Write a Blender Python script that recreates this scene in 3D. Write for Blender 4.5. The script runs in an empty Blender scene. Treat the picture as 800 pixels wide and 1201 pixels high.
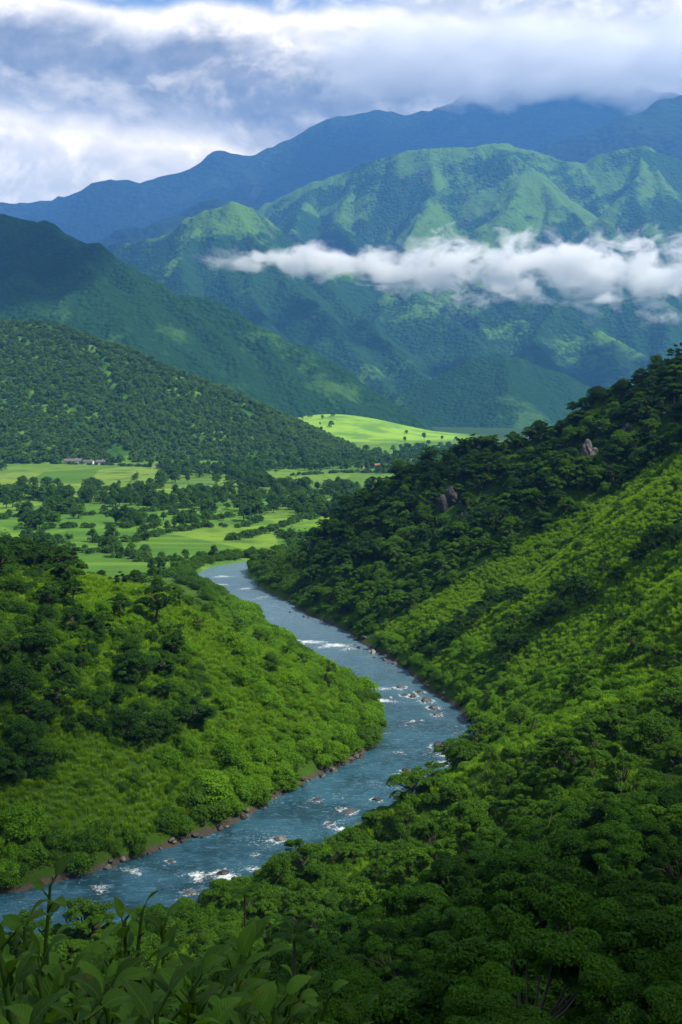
import bpy, math, random
import numpy as np
from mathutils import Vector
R = math.radians
rng = np.random.default_rng(7)
random.seed(7)
S = bpy.context.scene
COL = S.collection

# ------------------------------------------------------------------ camera, world, sun, exposure
F, HX, HY, CAMZ = 1300.0, 400.0, 470.0, 80.0      # focal length and horizon in pixels of the 800 x 1201 photo
cam_d = bpy.data.cameras.new('camera')
cam = bpy.data.objects.new('camera', cam_d); COL.objects.link(cam)
cam.location = (0, 0, CAMZ); cam.rotation_euler = (R(90), 0, 0)
cam_d.sensor_fit = 'VERTICAL'; cam_d.sensor_height = 36.0
cam_d.lens = 36.0 * F / 1201.0
cam_d.shift_y = -(600.5 - HY) / 1201.0
cam_d.clip_start = 0.2; cam_d.clip_end = 60000
S.camera = cam

SUN_EL, SUN_AZ = 52.0, 110.0                        # azimuth from +Y (view direction) towards +X (right)
sd = bpy.data.lights.new('sun', 'SUN'); sd.energy = 5.0; sd.angle = R(0.5); sd.color = (1.0, 0.91, 0.74)
sun = bpy.data.objects.new('sun', sd); COL.objects.link(sun)
sdir = Vector((math.sin(R(SUN_AZ)) * math.cos(R(SUN_EL)), math.cos(R(SUN_AZ)) * math.cos(R(SUN_EL)), math.sin(R(SUN_EL))))
sun.rotation_euler = sdir.to_track_quat('Z', 'Y').to_euler(); sun.location = (60, 0, 200)

S.view_settings.view_transform = 'Standard'; S.view_settings.look = 'None'
S.view_settings.exposure = 0.88; S.view_settings.gamma = 1.0; S.view_settings.use_curve_mapping = False
cy = S.cycles
S.render.engine = 'CYCLES'
cy.max_bounces = 10; cy.diffuse_bounces = 2; cy.glossy_bounces = 2; cy.transmission_bounces = 3
cy.volume_bounces = 9; cy.transparent_max_bounces = 8; cy.use_denoising = True
cy.volume_max_steps = 256
cy.caustics_reflective = False; cy.caustics_refractive = False
cy.sample_clamp_indirect = 4.0

class NT:
    """small helper to write node trees"""
    def __init__(s, tree): s.t = tree; s.n = tree.nodes; s.l = tree.links
    def new(s, typ, **kw):
        n = s.n.new(typ)
        for k, v in kw.items():
            if k.startswith('i_'):
                s.inp(n, k[2:], v)
            else: setattr(n, k, v)
        return n
    def inp(s, n, k, v):
        sock = n.inputs[int(k)] if k.isdigit() else n.inputs[k.replace('_', ' ')]
        if isinstance(v, bpy.types.NodeSocket): s.l.new(v, sock)
        else: sock.default_value = v
    def math(s, op, a, b=0.0, c=0.0, clamp=False):
        n = s.n.new('ShaderNodeMath'); n.operation = op; n.use_clamp = clamp
        for i, v in enumerate((a, b, c)): s.inp(n, str(i), v)
        return n.outputs[0]
    def noise(s, vec, scale, detail=4, rough=.5, dist=0.0, dims='3D'):
        n = s.n.new('ShaderNodeTexNoise'); n.noise_dimensions = dims
        s.inp(n, 'Vector', vec); n.inputs['Scale'].default_value = scale
        n.inputs['Detail'].default_value = detail; n.inputs['Roughness'].default_value = rough
        n.inputs['Distortion'].default_value = dist
        return n.outputs[0]
    def ramp(s, fac, stops, interp='LINEAR'):
        n = s.n.new('ShaderNodeValToRGB'); n.color_ramp.interpolation = interp
        cr = n.color_ramp
        while len(cr.elements) < len(stops): cr.elements.new(0.5)
        for e, (p, c) in zip(cr.elements, stops):
            e.position = p; e.color = (c, c, c, 1) if not isinstance(c, tuple) else (*c, 1)
        s.inp(n, 'Fac', fac); return n.outputs[0]
    def mix(s, f, a, b, typ='MIX'):
        n = s.n.new('ShaderNodeMix'); n.data_type = 'RGBA'; n.blend_type = typ
        s.inp(n, '0', f)
        for k, v in ((6, a), (7, b)):
            if isinstance(v, tuple): v = (*v, 1) if len(v) == 3 else v
            s.inp(n, str(k), v)
        return n.outputs[2]
    def step(s, x, a, b):
        n = s.n.new('ShaderNodeMapRange'); n.interpolation_type = 'SMOOTHSTEP'
        s.inp(n, '0', x); n.inputs[1].default_value = a; n.inputs[2].default_value = b
        return n.outputs[0]

def build_world():
    w = bpy.data.worlds.new('World'); S.world = w; w.use_nodes = True
    t = NT(w.node_tree); t.n.clear()
    out = t.new('ShaderNodeOutputWorld')
    sky = t.new('ShaderNodeTexSky', sky_type='NISHITA', sun_disc=False, sun_elevation=R(SUN_EL), sun_rotation=R(SUN_AZ))
    bg1 = t.new('ShaderNodeBackground', i_Color=sky.outputs[0], i_Strength=0.11)
    tc = t.new('ShaderNodeTexCoord')
    sp = t.new('ShaderNodeSeparateXYZ', i_0=tc.outputs['Generated'])
    x, y, z = sp.outputs
    hor = t.math('SQRT', t.math('ADD', t.math('MULTIPLY', x, x), t.math('MULTIPLY', y, y)))
    e = t.math('DIVIDE', z, t.math('MAXIMUM', hor, 0.02))            # tan of the elevation
    a = t.math('ARCTAN2', x, y)
    co = t.new('ShaderNodeCombineXYZ', i_0=t.math('MULTIPLY', a, 6.5), i_1=t.math('MULTIPLY', e, 8.5), i_2=3.7).outputs[0]
    co2 = t.new('ShaderNodeCombineXYZ', i_0=t.math('MULTIPLY_ADD', a, 6.5, 0.04), i_1=t.math('MULTIPLY_ADD', e, 8.5, 0.12), i_2=3.7).outputs[0]
    n1 = t.noise(co, 1.5, 9, .56, .25); n2 = t.noise(co2, 1.5, 9, .56, .25)
    nb = t.noise(co, .8, 3, .5)
    rim = t.math('MULTIPLY_ADD', t.math('SUBTRACT', n1, n2), 4.2, .5, clamp=True)
    # the tiers of the cloud bank, by warped elevation
    ew = t.math('ADD', e, t.math('ADD', t.math('MULTIPLY', t.math('SUBTRACT', n1, .5), .085), t.math('MULTIPLY', t.math('SUBTRACT', nb, .5), .05)))
    ew = t.math('ADD', ew, t.math('MULTIPLY', a, .035))
    u = t.math('DIVIDE', ew, 0.6)
    tier = t.ramp(u, [(.0, (.62, .72, .84)), (.31, (.95, .98, 1.0)), (.345, (1.25, 1.20, 1.12)), (.375, (1.9, 1.75, 1.5)),
                      (.405, (.62, .60, .58)), (.435, (.10, .093, .08)), (.505, (.14, .13, .11)), (.53, (.75, .72, .68)),
                      (.56, (1.7, 1.6, 1.42)), (.60, (.75, .74, .72)), (.70, (.16, .19, .24)), (1.0, (.07, .09, .13))])
    n3 = t.noise(co, 4.5, 8, .6, .3)
    rim2 = t.math('MULTIPLY_ADD', t.math('SUBTRACT', n3, .5), 2.2, .5, clamp=True)
    col = t.mix(.34, tier, t.ramp(rim, [(0, (.09, .095, .11)), (.5, (.32, .32, .33)), (1, (1.7, 1.6, 1.45))]))
    col = t.mix(.22, col, t.ramp(rim2, [(0, (.15, .18, .23)), (1, (.95, .95, .95))]))
    # cover: where the cloud is thin the sky shows
    cov = t.ramp(u, [(0, 1.), (.30, .95), (.33, .84), (.355, .98), (.42, 1.), (.50, 1.), (.56, .80), (.585, .50), (.63, .60), (.72, .95), (1, 1.0)])
    cov = t.math('ADD', cov, t.math('MULTIPLY', t.math('MAXIMUM', a, -.2), .8))
    dens = t.math('ADD', n1, t.math('SUBTRACT', cov, .5))
    al = t.step(dens, .36, .66)
    back = t.step(y, -.2, .5)                                         # behind the camera the deck is broken and duller
    al = t.math('MULTIPLY', al, t.math('MULTIPLY_ADD', back, .15, .85))
    col = t.mix(1.0, col, (1.12, 1.03, .84), 'MULTIPLY')
    bg2 = t.new('ShaderNodeBackground', i_Color=col, i_Strength=1.05)
    lo = t.step(z, -.03, .0)
    mx = t.new('ShaderNodeMixShader', i_0=t.math('MULTIPLY', al, lo), i_1=bg1.outputs[0], i_2=bg2.outputs[0])
    t.l.new(mx.outputs[0], out.inputs[0])
build_world()

# ------------------------------------------------------------------ tools
def P(px, py, Y):
    return np.array([(px - HX) / F * Y, Y, CAMZ - (py - HY) / F * Y])
def proj(x, y, z):
    y = np.maximum(y, .1)
    return HX + x / y * F, HY + (CAMZ - z) / y * F
def tag(o, label=None, cat=None, group=None, kind=None):
    if label: o['label'] = label
    if cat: o['category'] = cat
    if group: o['group'] = group
    if kind: o['kind'] = kind
    return o
def link(name, me, mat=None, parent=None):
    o = bpy.data.objects.new(name, me); COL.objects.link(o)
    if mat is not None and not me.materials:
        for m in (mat if isinstance(mat, (list, tuple)) else [mat]): me.materials.append(m)
    if parent: o.parent = parent
    return o
def mesh_np(name, V, Q, smooth=False, midx=None):
    """mesh from vertex array and one face array (quads or triangles) or a list of those"""
    me = bpy.data.meshes.new(name)
    Qs = Q if isinstance(Q, list) else [Q]
    nl = sum(q.size for q in Qs); nf = sum(len(q) for q in Qs)
    me.vertices.add(len(V)); me.vertices.foreach_set('co', np.ascontiguousarray(V, np.float32).ravel())
    me.loops.add(nl); me.polygons.add(nf)
    me.loops.foreach_set('vertex_index', np.concatenate([q.ravel() for q in Qs]).astype(np.int32))
    starts, k = [], 0
    for q in Qs:
        starts.append(k + np.arange(len(q)) * q.shape[1]); k += q.size
    me.polygons.foreach_set('loop_start', np.concatenate(starts).astype(np.int32))
    me.polygons.foreach_set('use_smooth', np.full(nf, smooth))
    if midx is not None: me.polygons.foreach_set('material_index', np.asarray(midx, np.int32))
    me.update(calc_edges=True); me.validate()
    return me
def grid_faces(nx, ny):
    i = np.arange(nx - 1)[None, :] + np.arange(ny - 1)[:, None] * nx
    i = i.ravel()
    return np.stack([i, i + 1, i + nx + 1, i + nx], 1)

def _hash(ix, iy, seed):
    h = (ix.astype(np.int64) * 374761393 + iy.astype(np.int64) * 668265263 + seed * 974711) & 0xffffffff
    h = ((h ^ (h >> 13)) * 1274126177) & 0xffffffff
    return ((h ^ (h >> 16)) & 0xffff) / 65535.0
def vnoise(x, y, seed=0):
    x = np.asarray(x, float); y = np.asarray(y, float)
    ix = np.floor(x); iy = np.floor(y); fx = x - ix; fy = y - iy
    fx = fx * fx * fx * (fx * (fx * 6 - 15) + 10); fy = fy * fy * fy * (fy * (fy * 6 - 15) + 10)
    a = _hash(ix, iy, seed); b = _hash(ix + 1, iy, seed); c = _hash(ix, iy + 1, seed); d = _hash(ix + 1, iy + 1, seed)
    return (a + (b - a) * fx) * (1 - fy) + (c + (d - c) * fx) * fy
def fbm(x, y, oct=4, seed=0, rough=.5):
    t = 0; amp = 1; tot = 0
    for o in range(oct):
        t = t + amp * (vnoise(x, y, seed + o * 17) * 2 - 1); tot += amp
        x = x * 2.03 + 11.3; y = y * 2.03 - 7.1; amp *= rough
    return t / tot
def ridged(x, y, oct=4, seed=0):
    t = 0; amp = 1; tot = 0
    for o in range(oct):
        t = t + amp * (1 - np.abs(vnoise(x, y, seed + o * 13) * 2 - 1) * 1.6); tot += amp
        x = x * 2.1 + 5.3; y = y * 2.1 - 3.1; amp *= .5
    return t / tot
def sstep(x, a, b):
    t = np.clip((x - a) / (b - a), 0, 1); return t * t * (3 - 2 * t)

# ------------------------------------------------------------------ terrain height
RIV = np.array([(-420, 60), (-300, 105), (-200, 135), (-120, 150), (-75, 161), (-50, 171), (-34, 181), (-17, 198), (0, 220), (13, 242), (20, 260), (21, 278),
                (18, 296), (12, 315), (0, 350), (-8, 375), (-18, 402), (-36, 450), (-50, 487), (-55, 512), (-50, 533),
                (-30, 548), (0, 552), (50, 548), (140, 560), (260, 590), (420, 640), (700, 760), (1200, 900)], float)
def smooth_line(p, n=4):
    out = []
    for i in range(len(p) - 1):
        p0 = p[max(i - 1, 0)]; p1 = p[i]; p2 = p[i + 1]; p3 = p[min(i + 2, len(p) - 1)]
        for k in range(n):
            t = k / n
            out.append(.5 * ((2 * p1) + (-p0 + p2) * t + (2 * p0 - 5 * p1 + 4 * p2 - p3) * t * t + (-p0 + 3 * p1 - 3 * p2 + p3) * t ** 3))
    out.append(p[-1]); return np.array(out)
RL = smooth_line(RIV)
RS = np.concatenate([[0], np.cumsum(np.hypot(*np.diff(RL, axis=0).T))])
def river_coords(x, y):
    """distance from the centre line, arc length, side (+1 right bank seen from the camera, -1 left), per point"""
    x = np.asarray(x, float).ravel(); y = np.asarray(y, float).ravel()
    best = np.full(x.shape, 1e18); s = np.zeros_like(x); side = np.ones_like(x)
    for i in range(len(RL) - 1):
        a = RL[i]; d = RL[i + 1] - a; L2 = d @ d
        t = np.clip(((x - a[0]) * d[0] + (y - a[1]) * d[1]) / L2, 0, 1)
        ex = x - a[0] - t * d[0]; ey = y - a[1] - t * d[1]; q = ex * ex + ey * ey
        m = q < best
        best = np.where(m, q, best); s = np.where(m, RS[i] + t * math.sqrt(L2), s)
        side = np.where(m, np.where(d[0] * ey - d[1] * ex < 0, 1.0, -1.0), side)
    return np.sqrt(best), s, side
def half_width(s):
    return 11.5 + 1.2 * np.sin(s / 23.0) + .8 * np.sin(s / 9.1 + 1)
def s_of(Y):
    k = np.argmin(np.abs(RL[:, 1] - Y) + np.where(RL[:, 1] > 520, 1000, 0)); return RS[k]
CRX = np.array([-60, -45, -22, 0, 26, 51, 78, 104, 135, 200, 400, 900], float)
CRY = np.array([470, 472, 476, 480, 476, 470, 462, 452, 442, 432, 430, 430], float)
def ground_h(x, y):
    shp = np.shape(x); x = np.asarray(x, float).ravel(); y = np.asarray(y, float).ravel()
    d, s, side = river_coords(x, y)
    wob = 1.3 * fbm(x / 7, y / 7, 3, 5)
    b = d - half_width(s) + wob                     # distance from the bank
    # right hillside
    bp = np.maximum(b, 0)
    near = sstep(y, 60, 250)
    sl = .515 + (.73 - .515) * near
    sl = sl - .05 * sstep(x, 20, 120) * (1 - near)
    # spurs and gullies running down to the river
    warp = 14 * fbm(x / 60, y / 60, 3, 9)
    ss = s + warp
    def g(c, w): return np.exp(-((ss - c) / w) ** 2)
    sp = 10 * g(s_of(275), 22) - 9 * g(s_of(335), 24) - 9 * g(s_of(395), 26) - 6 * g(s_of(235), 13) + 5 * g(s_of(205), 12) + 6 * g(s_of(455), 30)
    und = sp * sstep(bp, 8, 60) + 3.2 * fbm(x / 28, y / 28, 4, 3) * sstep(bp, 4, 40) + 1.0 * fbm(x / 9, y / 9, 3, 4) * sstep(bp, 2, 12)
    hr = sl * bp + und
    hr = np.where(hr > 150, 150 + (hr - 150) * .45, hr)
    yc = np.interp(x, CRX, CRY) + 8 * fbm(x / 30, y * 0, 2, 21)
    back = np.maximum(y - yc, 0)
    hr = hr - back * .95 - .004 * back ** 2
    hr = np.maximum(hr, np.where(y > 430, 1.2, -1e3))
    # left hillside
    sL = .30 * (1 - sstep(y, 300, 405)) + .20 * (1 - sstep(y, 235, 330)) + .10 * (1 - sstep(y, 395, 450)) + .02
    hl = sL * bp + (2.6 * fbm(x / 26, y / 26, 4, 31) * sstep(bp, 5, 35) + .8 * fbm(x / 8, y / 8, 3, 32) * sstep(bp, 2, 10)) * (sL / .52)
    hl = np.where(hl > 30, 30 + (hl - 30) * .42, hl)
    plain = 1.6 + 1.4 * fbm(x / 120, y / 120, 3, 41) * sstep(y, 520, 640)
    hl = np.where(y > 400, np.maximum(hl, plain * sstep(bp, 0, 10)), hl)
    k = np.where(side > 0, 1.0, 0.0)
    # beyond the last bend both sides are plain
    far = sstep(y, 560, 640) * (1 - sstep(x, 500, 900) * 0)
    h = np.where(k > 0, hr, hl)
    h = np.where(y > 556, np.minimum(h, np.maximum(plain, h * (1 - far))), h)
    bank = np.where(b < 0, -1.6 * sstep(-b, 0, 3), .0) + 1.0 * sstep(b, -.3, .8)
    h = np.where(b < 0, bank, np.maximum(h, 0) + bank)
    # the slope below the viewpoint is steeper and opens the view onto the water
    rr = x / np.maximum(y, 1); T = 0
    TY = [0, 40, 60, 100, 150, 200]; TR = [-.6, -.3, -.1, 0, .1, .2, .5]
    TT = np.array([[.62, .66, .64, .61, .60, .60], [.62, .66, .64, .61, .60, .60], [.62, .66, .63, .59, .56, .56], [.62, .65, .61, .54, .50, .50],
                   [.62, .64, .58, .48, .41, .40], [.62, .63, .56, .46, .365, .30], [.62, .62, .54, .43, .33, .22]])
    cols = [np.interp(rr, TR, TT[:, j]) for j in range(6)]
    for j in range(5):
        w_ = np.clip((y - TY[j]) / (TY[j + 1] - TY[j]), 0, 1) * ((y >= TY[j]) & ((y < TY[j + 1]) | (j == 4)))
        T = T + np.where((y >= TY[j]) & ((y < TY[j + 1]) | (j == 4)), cols[j] + (cols[j + 1] - cols[j]) * w_, 0)
    T = np.where(y < 0, .62, T)
    cap = CAMZ - T * y + 2.0 * fbm(x / 12, y / 12, 3, 77)
    cap = np.maximum(cap, .9) + sstep(y, 195, 235) * 200 + sstep(-y, -12, 10) * 200
    h = np.where((k > 0) & (b > 0), np.minimum(h, cap), h)
    # camera knoll
    r = np.hypot(x, y)
    kn = CAMZ - 1.9 - .62 * np.maximum(r - .8, 0) * np.clip(y / np.maximum(r, .1) + .35, 0, 1.1)
    w = 1 - sstep(r, 9, 42)
    h = h * (1 - w) + kn * w
    # behind the camera the hill keeps rising gently
    h = h + np.maximum(-y - 4, 0) * .12
    return h.reshape(shp)

# ------------------------------------------------------------------ materials
def new_mat(name):
    m = bpy.data.materials.new(name); m.use_nodes = True
    t = NT(m.node_tree); t.n.clear(); out = t.new('ShaderNodeOutputMaterial'); return m, t, out
def leaf_mat(name, c0, c1, trans=.35, tipc=None, rough=.6, gloss=.12):
    """foliage: a shade between two greens per plant and per leaf clump, light passes through"""
    m, t, out = new_mat(name)
    oi = t.new('ShaderNodeObjectInfo'); tc = t.new('ShaderNodeTexCoord'); ge = t.new('ShaderNodeNewGeometry')
    n = t.noise(tc.outputs['Object'], .9, 3, .6)
    f = t.math('ADD', t.math('MULTIPLY', oi.outputs['Random'], .6), t.math('MULTIPLY', n, .5))
    f = t.math('ADD', f, t.math('MULTIPLY', ge.outputs['Random Per Island'], .25), clamp=True)
    c = t.mix(t.math('SUBTRACT', f, .15, clamp=True), c0, c1)
    p = t.new('ShaderNodeBsdfPrincipled', i_Base_Color=c, i_Roughness=rough)
    p.inputs['Specular IOR Level'].default_value = gloss
    tr = t.new('ShaderNodeBsdfTranslucent', i_Color=t.mix(.5, c, (c1[0] * 1.3, c1[1] * 1.35, c1[2] * .5)))
    mx = t.new('ShaderNodeMixShader', i_0=trans, i_1=p.outputs[0], i_2=tr.outputs[0])
    t.l.new(mx.outputs[0], out.inputs[0]); return m
def rock_mat(name, c0, c1, scale=1.0, wet=False):
    m, t, out = new_mat(name)
    tc = t.new('ShaderNodeTexCoord'); v = tc.outputs['Object']; oi = t.new('ShaderNodeObjectInfo')
    n = t.noise(v, 1.3 * scale, 8, .65); n2 = t.noise(v, 6 * scale, 6, .7)
    f = t.math('ADD', t.math('MULTIPLY', n, .8), t.math('MULTIPLY', oi.outputs['Random'], .4))
    c = t.mix(t.step(f, .35, .85), c0, c1)
    c = t.mix(t.step(n2, .55, .7), c, (c0[0] * .4, c0[1] * .45, c0[2] * .4))
    b = t.new('ShaderNodeBump', i_Strength=.8, i_Distance=.25 / scale, i_Height=t.math('ADD', n, t.math('MULTIPLY', n2, .5)))
    c = t.mix(.45 if wet else .1, c, (.01, .012, .008))
    p = t.new('ShaderNodeBsdfPrincipled', i_Base_Color=c, i_Roughness=.35 if wet else .85, i_Normal=b.outputs[0])
    t.l.new(p.outputs[0], out.inputs[0]); return m
def bark_mat():
    m, t, out = new_mat('bark')
    tc = t.new('ShaderNodeTexCoord'); n = t.noise(tc.outputs['Object'], 5, 5, .7)
    c = t.mix(n, (.035, .026, .018), (.12, .10, .075))
    b = t.new('ShaderNodeBump', i_Strength=.6, i_Distance=.05, i_Height=n)
    p = t.new('ShaderNodeBsdfPrincipled', i_Base_Color=c, i_Roughness=.9, i_Normal=b.outputs[0])
    t.l.new(p.outputs[0], out.inputs[0]); return m
M = {}
M['bark'] = bark_mat()
M['leaf_near'] = leaf_mat('leaf_near', (.006, .028, .003), (.056, .160, .007), .35)
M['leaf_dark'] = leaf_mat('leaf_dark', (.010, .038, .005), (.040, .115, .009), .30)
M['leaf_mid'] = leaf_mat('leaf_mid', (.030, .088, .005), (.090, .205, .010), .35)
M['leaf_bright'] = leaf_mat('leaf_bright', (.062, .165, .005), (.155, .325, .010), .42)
M['leaf_valley'] = leaf_mat('leaf_valley', (.018, .062, .012), (.070, .170, .018), .30)
M['grass'] = leaf_mat('grass_blades', (.095, .215, .007), (.210, .370, .012), .42)
M['broad'] = leaf_mat('broad_leaf', (.014, .048, .004), (.100, .200, .010), .5, rough=.5, gloss=.15)
M['rock'] = rock_mat('river_rock', (.035, .033, .032), (.13, .12, .115), 1.0, True)
M['cliff'] = rock_mat('cliff_rock', (.025, .026, .024), (.16, .155, .145), .35)

def ground_mat():
    m, t, out = new_mat('ground')
    ge = t.new('ShaderNodeNewGeometry'); pos = ge.outputs['Position']
    sp = t.new('ShaderNodeSeparateXYZ', i_0=pos); x, y, z = sp.outputs
    nb = t.noise(pos, .05, 5, .6); nf = t.noise(pos, .9, 6, .7); nm = t.noise(pos, .2, 4, .6)
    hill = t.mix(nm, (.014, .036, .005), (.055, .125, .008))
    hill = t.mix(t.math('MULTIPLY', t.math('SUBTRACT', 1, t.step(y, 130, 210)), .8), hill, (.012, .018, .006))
    hill = t.mix(t.step(nf, .5, .75), hill, (.035, .075, .012))
    # earth and stones along the water's edge
    wet = t.math('SUBTRACT', 1.0, t.step(t.math('ADD', z, t.math('MULTIPLY', nf, -.9)), .0, .7))
    near = t.math('SUBTRACT', 1.0, t.step(y, 560, 640))
    hill = t.mix(wet, hill, t.mix(nf, (.022, .018, .012), (.10, .085, .065)))
    # pastures of the plain: fields of their own green
    warp = t.new('ShaderNodeVectorMath', operation='MULTIPLY', i_0=pos, i_1=(.0105, .0055, 0))
    wn = t.new('ShaderNodeVectorMath', operation='MULTIPLY_ADD', i_0=t.new('ShaderNodeTexNoise', i_Vector=pos, i_Scale=.004).outputs[1], i_1=(.35, .35, 0), i_2=warp.outputs[0])
    vo = t.new('ShaderNodeTexVoronoi', i_Vector=wn.outputs[0], i_Scale=1.0)
    r = t.new('ShaderNodeSeparateColor', i_0=vo.outputs['Color'])
    field = t.ramp(r.outputs[0], [(0, (.060, .155, .018)), (.3, (.10, .24, .022)), (.5, (.20, .33, .035)), (.7, (.075, .17, .03)), (.85, (.15, .27, .035)), (1, (.22, .30, .05))])
    field = t.mix(t.step(t.noise(pos, .035, 7, .7), .42, .7), field, (.055, .13, .02))
    stripe = t.noise(t.new('ShaderNodeVectorMath', operation='MULTIPLY', i_0=pos, i_1=(.004, .08, 0)).outputs[0], 1.0, 4, .6)
    field = t.mix(t.math('MULTIPLY', t.step(stripe, .5, .62), .3), field, (.26, .37, .05))
    far = t.step(y, 420, 520)
    field = t.mix(.22, field, (.02, .05, .01))
    c = t.mix(t.math('MULTIPLY', far, t.math('SUBTRACT', 1, t.step(z, 4, 9))), hill, field)
    c = t.mix(t.step(y, 1900, 2150), c, (.025, .06, .015))
    rise = t.math('MULTIPLY', t.step(z, 4, 10), t.step(y, 1700, 1900))
    c = t.mix(rise, c, t.mix(t.step(t.noise(pos, .012, 5, .65), .42, .62), (.21, .37, .035), (.10, .22, .03)))
    hf = t.step(y, 2600, 3400)
    c = t.mix(hf, c, (.03, .07, .02))
    b = t.new('ShaderNodeBump', i_Strength=.9, i_Distance=.5, i_Height=nf)
    p = t.new('ShaderNodeBsdfPrincipled', i_Base_Color=c, i_Roughness=.95, i_Normal=b.outputs[0])
    p.inputs['Specular IOR Level'].default_value = .1
    t.l.new(p.outputs[0], out.inputs[0]); return m
M['ground'] = ground_mat()

def mountain_mat(name, forest, grass, gfac, cell=.045, rock=.5, bumpd=6.0):
    if name == 'mount_mid': rock = .5
    m, t, out = new_mat(name)
    ge = t.new('ShaderNodeNewGeometry'); pos = ge.outputs['Position']
    nz = t.new('ShaderNodeSeparateXYZ', i_0=ge.outputs['True Normal']).outputs[2]
    vo = t.new('ShaderNodeTexVoronoi', i_Vector=pos, i_Scale=cell)
    n1 = t.noise(pos, cell * .06, 6, .6); n2 = t.noise(pos, cell * .5, 6, .7); n3 = t.noise(pos, cell * .018, 4, .55)
    cf = t.mix(n2, tuple(v * .6 for v in forest), tuple(v * 1.5 for v in forest))
    alt = t.math('MULTIPLY', t.step(t.new('ShaderNodeSeparateXYZ', i_0=pos).outputs[2], 650, 1150), .11)
    n1 = t.math('ADD', n1, alt) if name == 'mount_mid' else n1
    g = t.step(t.math('ADD', t.math('ADD', n1, t.math('MULTIPLY', n3, .6)), t.math('MULTIPLY', n2, .25)), 1.12 - gfac, 1.26 - gfac)
    c = t.mix(g, cf, t.mix(n2, tuple(v * .75 for v in grass), tuple(v * 1.2 for v in grass)))
    rk = t.math('MULTIPLY', t.math('SUBTRACT', 1, t.step(t.math('ADD', nz, t.math('MULTIPLY', n2, .5)), *((.66, .77) if name == 'mount_mid' else (.62, .76)))), rock)
    c = t.mix(t.math('MULTIPLY', rk, t.step(n1, .48, .56)), c, (.085, .088, .065))
    hgt = t.math('ADD', t.math('MULTIPLY', t.math('SUBTRACT', 1, vo.outputs[0]), t.math('SUBTRACT', 1.0, t.math('MULTIPLY', g, .75))), t.math('MULTIPLY', n2, 1.3))
    b = t.new('ShaderNodeBump', i_Strength=1.0, i_Distance=bumpd, i_Height=hgt)
    p = t.new('ShaderNodeBsdfPrincipled', i_Base_Color=c, i_Roughness=.95, i_Normal=b.outputs[0])
    p.inputs['Specular IOR Level'].default_value = .05
    t.l.new(p.outputs[0], out.inputs[0]); return m

# ------------------------------------------------------------------ ground, one sheet out to the horizon
def axis(lo, hi, step, far_lo, far_hi, grow=1.13):
    a = list(np.arange(lo, hi + step, step)); v, st = a[-1], step
    while v < far_hi: st *= grow; v += st; a.append(v)
    v, st, b = lo, step, []
    while v > far_lo: st *= grow; v -= st; b.append(v)
    return np.array(b[::-1] + a)
def farrise(X, Y, Z):
    """low swells of the far end of the plain"""
    Z = Z + 50 * np.exp(-((X + 20) / 190) ** 2 - ((Y - 2330) / 270) ** 2)
    Z = Z + 20 * sstep(Y, 2600, 3200) * 0
    return Z
GX = axis(-250, 300, 2.0, -16000, 16000); GY = axis(-50, 620, 2.0, -6000, 24000, 1.08)
gx, gy = np.meshgrid(GX, GY)
GZ = farrise(gx, gy, ground_h(gx, gy))
me = mesh_np('ground', np.stack([gx.ravel(), gy.ravel(), GZ.ravel()], 1), grid_faces(len(GX), len(GY)), True)
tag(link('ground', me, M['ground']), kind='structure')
def gz(x, y):
    """height of the ground mesh by bilinear lookup"""
    x = np.asarray(x, float); y = np.asarray(y, float)
    i = np.clip(np.searchsorted(GX, x) - 1, 0, len(GX) - 2); j = np.clip(np.searchsorted(GY, y) - 1, 0, len(GY) - 2)
    u = (x - GX[i]) / (GX[i + 1] - GX[i]); v = (y - GY[j]) / (GY[j + 1] - GY[j])
    return (GZ[j, i] * (1 - u) + GZ[j, i + 1] * u) * (1 - v) + (GZ[j + 1, i] * (1 - u) + GZ[j + 1, i + 1] * u) * v

# ------------------------------------------------------------------ river
FOAM = [(380, 1000, 2.6, 1.4), (368, 1012, 2.0, 1), (230, 1027, 2.0, 1), (272, 1031, 2.0, 1), (300, 1020, 2, .7), (425, 975, 2.4, 1.1), (400, 973, 1.5, .6), (484, 910, 2.4, .8),
        (505, 936, 2.4, .9), (500, 925, 2, .6), (362, 753, 4.0, .8), (388, 757, 4.5, .7), (343, 751, 3, .6), (410, 761, 3, .5), (520, 886, 2.5, .6), (490, 950, 2.5, .7), (395, 1003, 3, .9), (352, 1018, 2.4, .8), (285, 1040, 2.4, .7), (245, 1062, 2.4, .8), (300, 725, 4, .4), (290, 690, 4, .6), (250, 686, 5, .9), (262, 676, 4, .7), (445, 822, 3, 1), (440, 808, 3, .6),
        (497, 944, 2, .7), (330, 1062, 2.2, .8), (255, 1085, 2, .9), (160, 1022, 2.0, .7), (120, 1042, 2.2, .6), (345, 1075, 2, .8), (200, 1080, 2, .6),
        (470, 883, 2, .4), (300, 1045, 2, .6), (520, 895, 2.5, .6), (470, 925, 2, .4), (455, 860, 1.6, .4), (470, 960, 2.2, .7), (310, 700, 4, .4)]
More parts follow.
